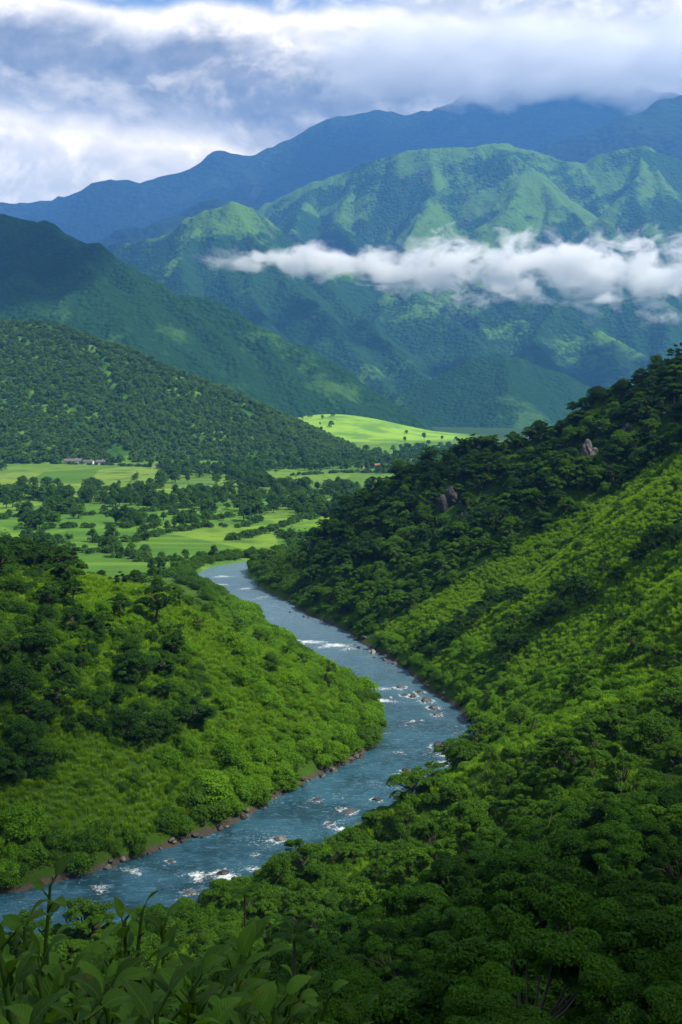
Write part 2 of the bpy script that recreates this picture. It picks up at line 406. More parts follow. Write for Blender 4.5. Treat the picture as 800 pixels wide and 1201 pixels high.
ROCKS = [  # px, py (waterline), half width m, height m, colour word, hint
    (516, 875, 2.4, 1.5, 'dark broad boulder in midstream beside the right bank'),
    (545, 882, 2.9, 2.3, 'largest dark boulder against the foot of the right hillside'),
    (476, 904, 1.15, 1.1, 'small reddish dark rock standing alone in midstream'),
    (442, 938, 1.2, .8, 'low grey brown rock midstream with foam to its right'),
    (328, 984, 1.35, 1.1, 'pale topped wedge rock above the longest white rapid'),
    (262, 1024, 1.45, .8, 'flat reddish rock between two white rapids'),
    (345, 1008, 1.25, .7, 'rounded dark rock washed by the white rapid'),
    (224, 1046, 1.1, .5, 'pale half sunk rock left of the white rapids'),
    (410, 951, 1.6, .45, 'long low ledge of rock barely above the water'),
    (388, 966, .9, .5, 'small dark rock near the ledge in the left half of the stream'),
    (372, 938, 1.2, .45, 'flat rock just off the left bank'),
    (398, 948, .7, .6, 'small round rock beside the ledge'),
    (470, 806, 1.7, 1.1, 'dark rounded boulder at the upper tip of the boulder spit'),
    (474, 815, 1.5, .9, 'grey boulder second in the boulder spit'),
    (455, 818, 1.0, .4, 'flat wet stone outside the boulder spit'),
    (484, 817, 1.6, 1.2, 'tall boulder in the middle of the spit'),
    (492, 812, 1.6, 1.0, 'reddish boulder joining the spit to the right bank'),
    (500, 822, 2.0, 1.5, 'big brown boulder of the spit'),
    (508, 830, 1.7, 1.3, 'brown boulder at the lower end of the spit'),
    (512, 838, 1.4, 1.0, 'last boulder of the spit under the bushes'),
    (478, 846, .9, .3, 'thin flat rock left of the pair below the spit'),
    (490, 845, 1.1, .25, 'thin flat rock right of the pair below the spit'),
    (434, 850, .9, .5, 'little stone close to the left bank bend'),
    (487, 938, .7, .4, 'tiny dark stone in the foam near the right bushes'),
    (450, 964, .8, .4, 'tiny dark stone under the low right bushes'),
    (310, 1030, .8, .4, 'small stone between the rapid and the right bushes'),
    (200, 1010, .9, .5, 'small wet stone near the shaded left bank'),
    (465, 975, .8, .5, 'dark wet stone at the corner of the right canopy'),
    (300, 1002, .6, .3, 'tiny half sunk stone before the long rapid')]
def river_mesh():
    ss = np.arange(90, RS[-1], 1.0)
    cx = np.interp(ss, RS, RL[:, 0]); cyy = np.interp(ss, RS, RL[:, 1])
    tx = np.gradient(cx); ty = np.gradient(cyy); L = np.hypot(tx, ty); tx /= L; ty /= L
    vs = np.linspace(-17, 17, 49)
    X = cx[:, None] + ty[:, None] * vs; Y = cyy[:, None] - tx[:, None] * vs
    up = np.broadcast_to(ss[:, None], X.shape); 
    n = fbm(X / 3.1, Y / 1.7, 4, 51); Z = .05 * n + .05 * fbm(X / 1.1, Y / .7, 2, 52)
    foam = np.zeros_like(X)
    for (px, py, r, a) in FOAM:
        Yw = CAMZ * F / (py - HY); Xw = (px - HX) / F * Yw
        k = np.argmin(np.hypot(cx - Xw, cyy - Yw)); dxs = X - Xw; dys = Y - Yw
        al = dxs * tx[k] + dys * ty[k]; ac = dxs * ty[k] - dys * tx[k]
        wob = 1 + .6 * fbm(X / 2, Y / 2, 2, 61)
        # tongues that lie across the stream and drag downstream
        foam += a * np.exp(-((al + .35 * np.abs(ac)) / (r * .55 * wob)) ** 2 - (ac / (r * 1.25 * wob)) ** 2)
        Z += .22 * a * np.exp(-((al - .8) / (r * .5)) ** 2 - (ac / (r * 1.1)) ** 2)
    for rk in ROCKS:
        Yw = CAMZ * F / (rk[1] - HY); Xw = (rk[0] - HX) / F * Yw; r = rk[2]
        k = np.argmin(np.hypot(cx - Xw, cyy - Yw)); dxs = X - Xw; dys = Y - Yw
        al = -(dxs * tx[k] + dys * ty[k]); ac = dxs * ty[k] - dys * tx[k]
        tail = sstep(al, -r, 0) * np.exp(-np.maximum(al, 0) / (r * 2.2))
        foam += .42 * tail * np.exp(-(((np.abs(ac) - r * .8) / (r * .5)) ** 2)) + .3 * np.exp(-((np.hypot(al, ac) - r * 1.05) / .3) ** 2)
    bankd = 17 - np.abs(np.broadcast_to(vs, X.shape))
    foam += .16 * sstep(fbm(X / 7, Y / 7, 3, 63), .1, .6)
    me = mesh_np('river', np.stack([X.ravel(), Y.ravel(), Z.ravel()], 1), grid_faces(len(vs), len(ss)), True)
    at = me.attributes.new('foam', 'FLOAT', 'POINT'); at.data.foreach_set('value', foam.ravel().astype(np.float32))
    m, t, out = new_mat('river_water')
    ge = t.new('ShaderNodeNewGeometry'); pos = ge.outputs['Position']
    fa = t.new('ShaderNodeAttribute', attribute_name='foam').outputs['Fac']
    nf = t.noise(pos, 1.6, 8, .72, .6); nw = t.noise(t.new('ShaderNodeVectorMath', operation='MULTIPLY', i_0=pos, i_1=(.55, 1.0, 1)).outputs[0], .9, 6, .62, .8); nl = t.noise(pos, .09, 4, .6, .5)
    nc = t.noise(t.new('ShaderNodeVectorMath', operation='MULTIPLY', i_0=pos, i_1=(.5, .9, 1)).outputs[0], .9, 7, .75, 1.0)
    f = t.step(t.math('ADD', fa, t.math('MULTIPLY', t.math('SUBTRACT', nf, .5), 2.8)), .22, 1.1)
    f = t.math('MULTIPLY', f, .92)
    chop = t.math('MULTIPLY', t.step(nc, .62, .85), .16)
    f = t.math('MAXIMUM', f, chop)
    sy = t.new('ShaderNodeSeparateXYZ', i_0=pos).outputs[1]
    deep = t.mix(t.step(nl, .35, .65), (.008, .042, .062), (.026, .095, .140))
    deep = t.mix(t.step(sy, 220, 460), deep, (.11, .19, .25))  # paler with distance: sky reflection painted into the water colour
    wcol = t.mix(t.math('MULTIPLY', t.step(nw, .48, .72), .7), deep, (.07, .17, .25))  # paler blue on the ripple pattern: highlights painted into the base colour
    c = t.mix(f, wcol, (.80, .84, .86))
    b = t.new('ShaderNodeBump', i_Strength=.9, i_Distance=.35, i_Height=t.math('ADD', nw, t.math('MULTIPLY', nf, .6)))
    p = t.new('ShaderNodeBsdfPrincipled', i_Base_Color=c, i_Roughness=t.math('MULTIPLY_ADD', f, .6, .12), i_Normal=b.outputs[0])
    p.inputs['IOR'].default_value = 1.33
    t.l.new(p.outputs[0], out.inputs[0])
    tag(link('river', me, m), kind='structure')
river_mesh()

# ------------------------------------------------------------------ mountains
def ridge_field(X, Y, ridges, seed=0):
    """height as the upper envelope of sloping ridges; gullies run down from every crest"""
    H = np.full(X.shape, -1e4); D = np.full(X.shape, 1e9)
    X0, Y0 = X, Y; wa = np.clip(Y / 6500, .3, 1.1)
    X = X0 + wa * (60 * fbm(X0 / 520, Y0 / 520, 2, seed + 70) + 28 * fbm(X0 / 150, Y0 / 150, 2, seed + 72)); Y = Y0 + wa * (60 * fbm(X0 / 520, Y0 / 520, 2, seed + 74) + 28 * fbm(X0 / 150, Y0 / 150, 2, seed + 76))
    w1 = fbm(X / 900, Y / 900, 3, seed + 1); w2 = fbm(X / 260, Y / 260, 3, seed + 2)
    for ri, (pts, k, gul, lam) in enumerate(ridges):
        pts = np.array(pts, float); acc = 0.0
        bd = np.full(X.shape, 1e9); bz = np.zeros(X.shape); bs = np.zeros(X.shape)
        for i in range(len(pts) - 1):
            a = pts[i]; d = pts[i + 1] - a; L2 = d[0] ** 2 + d[1] ** 2; L = math.sqrt(L2)
            t = np.clip(((X - a[0]) * d[0] + (Y - a[1]) * d[1]) / L2, 0, 1)
            q = np.hypot(X - a[0] - t * d[0], Y - a[1] - t * d[1]); z = a[2] + t * d[2]
            m = z - k * q > bz - k * bd; D = np.minimum(D, q)
            bd = np.where(m, q, bd); bz = np.where(m, z, bz); bs = np.where(m, acc + t * L, bs); acc += L
        r0 = lam * .10
        dd = np.sqrt(bd * bd + r0 * r0) - r0
        g = 1 - np.abs(vnoise(bs / lam + 1.3 * w1 + .5 * w2 + ri * 7.7, bd / (lam * 6), seed + 5 + ri) * 2 - 1) 
        g2 = 1 - np.abs(vnoise(bs / (lam * .37) + 1.0 * w2 + 2 * w1, bd / (lam * 3), seed + 15 + ri) * 2 - 1)
        h = bz - k * dd * (1 + .12 * w1) - 2.1 * gul * (1 - np.exp(-bd / (lam * .8))) * (g ** 1.5 * .7 + g2 * .3) * lam
        H = np.maximum(H, h)
    return H, D
def build_range(name, ridges, x0, x1, y0, y1, step, mat, seed, rough=1.0, floor=-30, big=0):
    xs = np.arange(x0, x1 + step, step); ys = np.arange(y0, y1 + step, step)
    X, Y = np.meshgrid(xs, ys)
    H, D = ridge_field(X, Y, ridges, seed)
    up = sstep(H, -20, 200)
    H = H + rough * (step * 1.5 * (ridged(X / (step * 14), Y / (step * 14), 4, seed + 40) - .4)) * (.35 + .65 * up)
    H = H + rough * step * .35 * fbm(X / (step * 2.5), Y / (step * 2.5), 2, seed + 60)
    if big:
        wx = X + 200 * fbm(X / 600, Y / 600, 2, seed + 80)
        H = H + big * ((ridged(wx / (big * 6), Y / (big * 9), 5, seed + 81) - .80) * 1.5 * (1 - np.exp(-D / (big * 1.6))) + .12 * fbm(X / (big * 2), Y / (big * 2), 3, seed + 85)) * sstep(H, 0, 300)
    ed = np.minimum(np.minimum(X - x0, x1 - X), np.minimum(Y - y0, y1 - Y)); H = H - 400 * (1 - sstep(ed, 0, step * 14))
    H = np.maximum(H, floor)
    me = mesh_np(name, np.stack([X.ravel(), Y.ravel(), H.ravel()], 1), grid_faces(len(xs), len(ys)), True)
    keep = me
    o = link(name, me, mat); tag(o, kind='structure')
    return xs, ys, H
def pts(*a): return [tuple(P(px, py, Y)) for (px, py, Y) in a]

M['hill_front'] = mountain_mat('hill_front', (.026, .080, .012), (.09, .19, .022), .24, .12, .0, 3.0)
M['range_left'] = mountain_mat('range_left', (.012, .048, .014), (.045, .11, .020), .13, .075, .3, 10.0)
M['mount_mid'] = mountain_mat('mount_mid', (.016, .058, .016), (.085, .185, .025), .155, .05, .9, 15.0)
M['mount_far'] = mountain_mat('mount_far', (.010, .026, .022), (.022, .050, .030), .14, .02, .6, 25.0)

FRONT = build_range('hill', [
    (pts((-330, 330, 1750), (-150, 345, 1800), (0, 372, 1800), (60, 386, 1780), (130, 410, 1740), (200, 434, 1700), (262, 462, 1660), (330, 502, 1610), (372, 528, 1570), (400, 546, 1540)), .42, .10, 150),
    (pts((60, 386, 1780), (90, 440, 1660), (120, 500, 1570)), .45, .08, 110),
    (pts((205, 436, 1700), (240, 480, 1620), (255, 530, 1540)), .45, .08, 110),
    (pts((-150, 345, 1800), (-60, 430, 1660), (-20, 505, 1580)), .45, .08, 110)],
    -1500, 140, 1150, 2300, 8, M['hill_front'], 101, 1.0, big=18)
build_range('mountain', [
    (pts((-500, 200, 3300), (-200, 225, 3150), (-60, 238, 3050), (0, 250, 3000), (35, 262, 3000), (60, 262, 2980), (85, 276, 2950), (100, 282, 2940), (140, 303, 2900), (200, 335, 2870), (245, 352, 2840), (280, 371, 2810), (350, 410, 2750), (430, 456, 2680), (480, 486, 2640), (530, 516, 2600)), .95, .07, 260),
    (pts((60, 262, 2980), (105, 320, 2750), (150, 390, 2550), (180, 450, 2400)), .62, .10, 170),
    (pts((200, 335, 2870), (250, 390, 2700), (300, 460, 2500)), .62, .10, 170),
    (pts((140, 303, 2900), (185, 365, 2720), (235, 430, 2520), (260, 470, 2420)), .62, .10, 170),
    (pts((0, 250, 3000), (20, 320, 2750), (60, 390, 2550)), .62, .10, 170),
    (pts((280, 371, 2810), (320, 420, 2680), (350, 480, 2480)), .6, .10, 150),
    (pts((330, 400, 2770), (370, 440, 2640), (410, 492, 2480)), .6, .09, 150),
    (pts((-200, 225, 3150), (-100, 330, 2800), (-60, 430, 2450)), .62, .10, 170)],
    -2600, 420, 2150, 4000, 10, M['range_left'], 202, 1.3, big=34)
build_range('mountain', [
    (pts((440, 470, 3600), (500, 445, 3600), (540, 424, 3600), (590, 413, 3600), (640, 428, 3600), (700, 460, 3600), (760, 500, 3600)), .6, .10, 170),
    (pts((590, 413, 3600), (600, 460, 3350), (590, 505, 3150)), .55, .08, 150)],
    0, 1300, 2850, 4300, 12, M['range_left'], 242, 1.2, big=25)
build_range('mountain', [
    # main crest
    (pts((300, 246, 7200), (370, 214, 7000), (420, 196, 6900), (450, 186, 6800), (510, 174, 6600), (545, 171, 6550), (578, 164, 6500), (610, 173, 6500), (650, 184, 6500), (685, 190, 6500), (715, 178, 6450), (750, 169, 6400), (800, 190, 6400), (900, 230, 6400), (1050, 260, 6500)), 1.25, .07, 420),
    # spurs of the peak
    (pts((578, 164, 6500), (612, 195, 6250), (650, 232, 5950), (700, 276, 5600), (745, 320, 5250), (790, 390, 4800)), .85, .13, 240),
    (pts((510, 174, 6600), (500, 240, 6100), (470, 310, 5500), (440, 390, 4900)), .80, .13, 260),
    (pts((670, 188, 6480), (700, 230, 6200), (725, 262, 5950), (770, 300, 5700)), .90, .13, 200),
    (pts((750, 169, 6400), (775, 215, 6100), (815, 270, 5700), (860, 340, 5200)), .85, .13, 240),
    (pts((420, 196, 6900), (400, 260, 6400), (390, 310, 5900)), .80, .13, 260),
    (pts((612, 195, 6250), (590, 240, 5900), (575, 290, 5600)), .85, .13, 200),
    (pts((232, 250, 5100), (205, 300, 4800), (215, 340, 4500)), .8, .12, 180),
    (pts((300, 285, 4800), (290, 340, 4500), (320, 380, 4250)), .8, .12, 180),
    (pts((370, 214, 7000), (345, 270, 6400), (330, 300, 6000)), .8, .13, 240),
    (pts((750, 169, 6400), (735, 220, 6050), (760, 262, 5750)), .9, .13, 180),
    # lower shoulders beneath the cloud
    (pts((560, 330, 5300), (610, 345, 5000), (650, 356, 4800), (700, 385, 4600), (745, 412, 4500), (800, 440, 4400)), .78, .13, 200),
    (pts((650, 356, 4800), (620, 400, 4500), (600, 440, 4200)), .75, .12, 170),
    (pts((470, 330, 5200), (520, 370, 4900), (560, 400, 4600)), .75, .12, 180),
    # left peak
    (pts((60, 320, 5600), (130, 290, 5500), (165, 282, 5300), (200, 268, 5200), (232, 250, 5100), (266, 236, 5050), (300, 248, 5100), (345, 282, 5200), (400, 310, 5400)), 1.15, .08, 260),
    (pts((266, 236, 5050), (300, 285, 4800), (335, 325, 4600), (380, 370, 4350), (420, 415, 4100), (465, 462, 3800), (490, 490, 3600)), .80, .13, 230),
    (pts((232, 250, 5100), (240, 310, 4800), (270, 350, 4500), (330, 400, 4200)), .80, .13, 200),
    (pts((345, 282, 5200), (390, 340, 4800), (440, 390, 4400), (500, 440, 4000), (530, 470, 3800)), .80, .13, 200)],
    -2600, 4200, 3300, 8000, 15, M['mount_mid'], 303, 1.1, big=38)
build_range('mountain', [
    (pts((480, 250, 7900), (560, 215, 7900), (620, 185, 7900), (665, 165, 7900), (700, 152, 7900), (735, 135, 7900), (762, 122, 7900), (790, 114, 7900), (830, 108, 7900), (900, 112, 7900), (1050, 150, 7900)), .6, .12, 600),
    (pts((60, 300, 7400), (118, 279, 7400), (170, 262, 7400), (215, 244, 7400), (250, 237, 7400), (300, 240, 7900), (420, 260, 8000)), .5, .06, 500)],
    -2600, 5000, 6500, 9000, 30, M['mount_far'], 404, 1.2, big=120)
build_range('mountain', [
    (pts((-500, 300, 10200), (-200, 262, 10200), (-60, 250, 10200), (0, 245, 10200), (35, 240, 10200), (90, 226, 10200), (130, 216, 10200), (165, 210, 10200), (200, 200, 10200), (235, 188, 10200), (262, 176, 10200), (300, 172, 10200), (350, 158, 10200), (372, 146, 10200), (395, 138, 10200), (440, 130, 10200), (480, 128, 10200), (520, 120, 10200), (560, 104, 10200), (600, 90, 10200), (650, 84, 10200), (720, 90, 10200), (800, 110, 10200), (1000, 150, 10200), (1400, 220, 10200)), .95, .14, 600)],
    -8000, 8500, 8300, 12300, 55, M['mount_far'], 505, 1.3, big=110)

# ------------------------------------------------------------------ plants: leaf clouds on limbs
def leaf_quads(C, N, L, W, g):
    """one folded diamond leaf (or leafy spray) at every centre C with normal N"""
    n = len(C); a = g.normal(size=(n, 3)); T = np.cross(N, a); T /= np.linalg.norm(T, axis=1)[:, None] + 1e-9
    B = np.cross(N, T); L = (L * (.7 + .6 * g.random(n)))[:, None]; W = (W * (.7 + .6 * g.random(n)))[:, None]
    V = np.stack([C - T * L * .5, C + B * W * .5 + N * W * .18, C + T * L * .5, C - B * W * .5 + N * W * .18], 1)
    return V.reshape(-1, 3), np.arange(4 * n).reshape(n, 4)
def tube(p, r, k=6):
    p = np.array(p, float); r = np.array(r, float); V = []
    for i in range(len(p)):
        d = p[min(i + 1, len(p) - 1)] - p[max(i - 1, 0)]; d /= np.linalg.norm(d) + 1e-9
        u = np.cross(d, [.3, .9, .1]); u /= np.linalg.norm(u) + 1e-9; v = np.cross(d, u)
        for j in range(k):
            an = 2 * math.pi * j / k; V.append(p[i] + r[i] * (math.cos(an) * u + math.sin(an) * v))
    Q = [[i * k + j, i * k + (j + 1) % k, (i + 1) * k + (j + 1) % k, (i + 1) * k + j] for i in range(len(p) - 1) for j in range(k)]
    return np.array(V), np.array(Q)
def join(parts):
    Vs, Qs, o = [], [], 0
    for V, Q in parts: Vs.append(V); Qs.append(Q + o); o += len(V)
    return np.concatenate(Vs), np.concatenate(Qs)
def dome(g, n, ctr, rad, flat=.0):
    """n points on the upper shell of an ellipsoid with outward normals"""
    d = g.normal(size=(n, 3)); d /= np.linalg.norm(d, axis=1)[:, None]
    d[:, 2] = np.where(d[:, 2] < -.25, -d[:, 2], d[:, 2])
    r = 1 - .45 * g.random(n) ** 2.2
    C = ctr + d * rad * r[:, None]; N = d / rad; N /= np.linalg.norm(N, axis=1)[:, None]
    N = N + g.normal(size=(n, 3)) * .58 + np.array([0, 0, .35]); N /= np.linalg.norm(N, axis=1)[:, None]
    return C, N
def make_plant(seed, style, leaves, leaf, ratio=.55):
    """unit height plant (top at z about 1): returns crown (V, Q) and trunk (V, Q)"""
    g = np.random.default_rng(seed); cl = []
    if style == 'umbrella':                                   # spreading tiers of long boughs with gaps between
        n = 24
        for i in range(n):
            an = i * 2.4 + g.random() * .6; q = (i + .5) / n; rr = .46 * math.sqrt(q) * g.uniform(.7, 1.1)
            z = .93 - .30 * q ** 1.4 - .34 * g.random() ** 1.6
            ra = g.uniform(.11, .20); rb_ = ra * g.uniform(.40, .75)
            cl.append(((rr * math.cos(an), rr * math.sin(an), z), (ra, rb_, g.uniform(.035, .075)), an + g.normal() * .5))
    elif style == 'loose':                                     # lopsided, open, boughs at all heights
        n = 20; ox, oy = g.normal(size=2) * .10
        for i in range(n):
            an = g.random() * 6.28; q = g.random(); z = .30 + .64 * q; wd = .40 * math.sin(math.pi * (.22 + .66 * q)) ** .8
            rr = wd * math.sqrt(g.random()) * 1.05; ra = g.uniform(.07, .17) * (1.15 - .4 * q)
            cl.append(((rr * math.cos(an) + ox * q, rr * math.sin(an) + oy * q, z), (ra, ra * g.uniform(.5, .9), ra * g.uniform(.35, .7)), an))
    elif style == 'round':
        n = 24
        for i in range(n):
            an = i * 2.4 + g.random(); q = (i + .5) / n; rr = .40 * math.sqrt(q) * (.8 + .3 * g.random())
            z = .82 - .66 * q ** 1.3 * (.7 + .4 * g.random()); rd = .10 + .10 * g.random()
            cl.append(((rr * math.cos(an), rr * math.sin(an), z), (rd, rd, rd * (.75 + .3 * g.random()))))
    elif style == 'tall':
        n = 12
        for i in range(n):
            q = (i + .5) / n; an = i * 2.4 + g.random(); rr = .22 * math.sin(math.pi * (.15 + .8 * q)) * (.5 + .6 * g.random())
            rd = .10 + .07 * g.random(); cl.append(((rr * math.cos(an), rr * math.sin(an), .28 + .60 * q), (rd, rd, rd * 1.1)))
    else:                                                       # shrub: wide and low, leafy to the ground
        n = 17
        for i in range(n):
            an = i * 2.4 + g.random(); q = (i + .5) / n; rr = .62 * math.sqrt(q) * (.8 + .3 * g.random())
            z = .60 - .42 * q * (.5 + .6 * g.random()); rd = .16 + .16 * g.random()
            cl.append(((rr * math.cos(an), rr * math.sin(an), z), (rd, rd, rd * (.8 + .3 * g.random()))))
    cl = [c if len(c) == 3 else (c[0], c[1], 0.0) for c in cl]
    w = np.array([c[1][0] * c[1][1] for c in cl]); w /= w.sum(); parts = []
    for (c, r, an), ww in zip(cl, w):
        k = max(6, int(leaves * ww)); C, N = dome(g, k, np.zeros(3), np.array(r))
        C[:, 2] -= .9 * r[0] * (C[:, 0] / r[0]) ** 2 * .35 * (style == 'umbrella')          # bough tips hang
        ca, sa = math.cos(an), math.sin(an); Rm = np.array([[ca, -sa, 0], [sa, ca, 0], [0, 0, 1]]); C = C @ Rm.T + np.array(c); N = N @ Rm.T
        parts.append(leaf_quads(C, N, leaf, leaf * ratio, g))
    if style == 'shrub':
        C, N = dome(g, leaves // 5, np.array([0, 0, .1]), np.array([.78, .78, .42])); C[:, 2] = np.maximum(C[:, 2], -.08)
        parts.append(leaf_quads(C, N, leaf, leaf * ratio, g))
    # a few loose sprays breaking the outline
    k = leaves // 25; j = g.integers(0, len(cl), k); d = g.normal(size=(k, 3)); d[:, 2] = np.abs(d[:, 2]); d /= np.linalg.norm(d, axis=1)[:, None]
    C = np.array([cl[i][0] for i in j]) + d * np.array([cl[i][1] for i in j]) * (1.05 + .25 * g.random((k, 1)))
    parts.append(leaf_quads(C, d, leaf * 1.1, leaf * ratio, g))
    crown = join(parts)
    # trunk and limbs
    tp = []; s = {'umbrella': .034, 'round': .036, 'tall': .026}.get(style, .022)
    b = np.array([.03 * g.normal(), .03 * g.normal(), .42 if style != 'shrub' else .15])
    tp.append(tube([(0, 0, -.12), (0, 0, .02), b * .55, b], [s * 1.5, s * 1.15, s * .9, s * .75]))
    for (c, r, _a) in cl[::2 if leaves < 900 else 1]:
        c = np.array(c); m = b * .45 + c * .55 + np.array([0, 0, -.05 + .04 * g.normal()])
        tp.append(tube([b * .92, m, c], [s * .5, s * .32, s * .12], 4))
    return crown, join(tp)
VAR = {}
def variants(key, style, n, leaves, leaf, leafmat, seed, kinds=None):
    VAR[key] = []
    for i in range(n):
        st = style[i % len(style)] if isinstance(style, list) else style
        (cv, cq), (tv, tq) = make_plant(seed + i, st, leaves, leaf)
        cm = mesh_np('crown', cv, cq); cm.materials.append(leafmat)
        tm = mesh_np('trunk', tv, tq, True); tm.materials.append(M['bark'])
        V, Q = join([(cv, cq), (tv, tq)])
        both = mesh_np('plant', V, Q, False, np.r_[np.zeros(len(cq), int), np.ones(len(tq), int)])
        both.materials.append(leafmat); both.materials.append(M['bark'])
        VAR[key].append((cm, tm, both))
variants('near_tree', ['umbrella', 'loose', 'umbrella', 'loose', 'umbrella'], 5, 15000, .030, M['leaf_near'], 10)
variants('close_tree', ['umbrella', 'loose', 'umbrella', 'loose'], 4, 26000, .026, M['leaf_near'], 115)
variants('near_shrub', 'shrub', 3, 9000, .055, M['leaf_near'], 20)
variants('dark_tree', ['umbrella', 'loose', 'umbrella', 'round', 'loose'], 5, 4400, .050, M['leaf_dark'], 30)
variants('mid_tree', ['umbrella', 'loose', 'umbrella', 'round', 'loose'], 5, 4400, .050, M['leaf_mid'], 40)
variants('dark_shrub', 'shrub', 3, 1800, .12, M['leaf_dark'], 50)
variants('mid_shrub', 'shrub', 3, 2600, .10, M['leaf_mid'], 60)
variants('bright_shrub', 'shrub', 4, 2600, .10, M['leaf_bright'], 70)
variants('valley_tree', ['round', 'loose', 'tall', 'round'], 4, 900, .10, M['leaf_valley'], 80)
variants('far_shrub', 'shrub', 3, 220, .30, M['leaf_valley'], 95)
variants('far_tree', ['round', 'round', 'tall'], 3, 170, .22, M['leaf_valley'], 90)
M['leaf_hill'] = leaf_mat('leaf_hill', (.026, .080, .012), (.110, .220, .022), .3)
variants('hill_tree', ['round', 'round', 'tall'], 3, 170, .22, M['leaf_hill'], 97)
def grass_tuft(seed, n=70):
    g = np.random.default_rng(seed); V = []; Q = []
    for i in range(n):
        an = g.random() * 6.28; r = .5 * math.sqrt(g.random()); x, y = r * math.cos(an), r * math.sin(an)
        h = .5 + .5 * g.random(); a2 = g.random() * 6.28; lean = .15 + .45 * g.random(); w = .028
        dx, dy = math.cos(a2), math.sin(a2); k = len(V)
        V += [(x - dy * w, y + dx * w, -.1), (x + dy * w, y - dx * w, -.1), (x + dx * lean * .4 + dy * w, y + dy * lean * .4 - dx * w, h * .65), (x + dx * lean * .4 - dy * w, y + dy * lean * .4 + dx * w, h * .65),
              (x + dx * lean + dy * .006, y + dy * lean - dx * .006, h), (x + dx * lean - dy * .006, y + dy * lean + dx * .006, h)]
        Q += [(k, k + 1, k + 2, k + 3), (k + 3, k + 2, k + 4, k + 5)]
    me = mesh_np('tuft', np.array(V), np.array(Q)); me.materials.append(M['grass']); return me
VAR['grass'] = [(None, None, grass_tuft(i)) for i in range(4)]

# ------------------------------------------------------------------ where plants stand
def inside(px, py, poly):
    r = np.zeros(px.shape, bool); n = len(poly)
    for i in range(n):
        x1, y1 = poly[i]; x2, y2 = poly[(i + 1) % n]
        c = ((y1 > py) != (y2 > py)) & (px < (x2 - x1) * (py - y1) / ((y2 - y1) or 1e-9) + x1)
        r ^= c
    return r
def scatter(x0, x1, y0, y1, cell, seed):
    g = np.random.default_rng(seed); a = np.arange(x0, x1, cell); b = np.arange(y0, y1, cell)
    X, Y = np.meshgrid(a, b); X = (X + cell * 1.7 * g.random(X.shape)).ravel(); Y = (Y + cell * 1.7 * g.random(Y.shape)).ravel()
    return X, Y, g
PL = []      # dicts of arrays: kind key, x, y, z, size, zone
def put(key, x, y, size, zone, g, sink=.0):
    if len(x): PL.append(dict(key=key, x=x, y=y, z=gz(x, y) - sink, s=size, zone=zone, rot=g.random(len(x)) * 6.28, var=g.integers(0, len(VAR[key]), len(x))))
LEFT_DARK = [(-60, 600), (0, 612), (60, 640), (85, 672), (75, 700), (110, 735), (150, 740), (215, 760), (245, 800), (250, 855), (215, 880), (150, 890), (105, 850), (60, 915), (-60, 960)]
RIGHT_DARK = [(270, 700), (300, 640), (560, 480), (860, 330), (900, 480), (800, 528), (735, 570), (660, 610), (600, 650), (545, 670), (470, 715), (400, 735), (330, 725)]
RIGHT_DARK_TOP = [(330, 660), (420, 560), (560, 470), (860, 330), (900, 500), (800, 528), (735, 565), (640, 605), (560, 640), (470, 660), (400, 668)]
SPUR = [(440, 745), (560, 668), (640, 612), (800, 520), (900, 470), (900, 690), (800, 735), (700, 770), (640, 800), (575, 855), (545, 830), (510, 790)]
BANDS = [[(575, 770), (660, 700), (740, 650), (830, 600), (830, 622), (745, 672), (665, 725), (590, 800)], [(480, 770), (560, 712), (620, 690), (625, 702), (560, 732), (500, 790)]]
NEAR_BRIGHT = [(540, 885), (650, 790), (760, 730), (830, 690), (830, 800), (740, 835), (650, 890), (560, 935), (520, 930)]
MEADOW_L = [(95, 668), (160, 680), (240, 735), (300, 790), (250, 790), (205, 742), (150, 705), (105, 715)]
MEADOW_L2 = [(95, 855), (150, 905), (230, 915), (235, 985), (150, 1010), (60, 1010), (30, 960), (60, 915)]

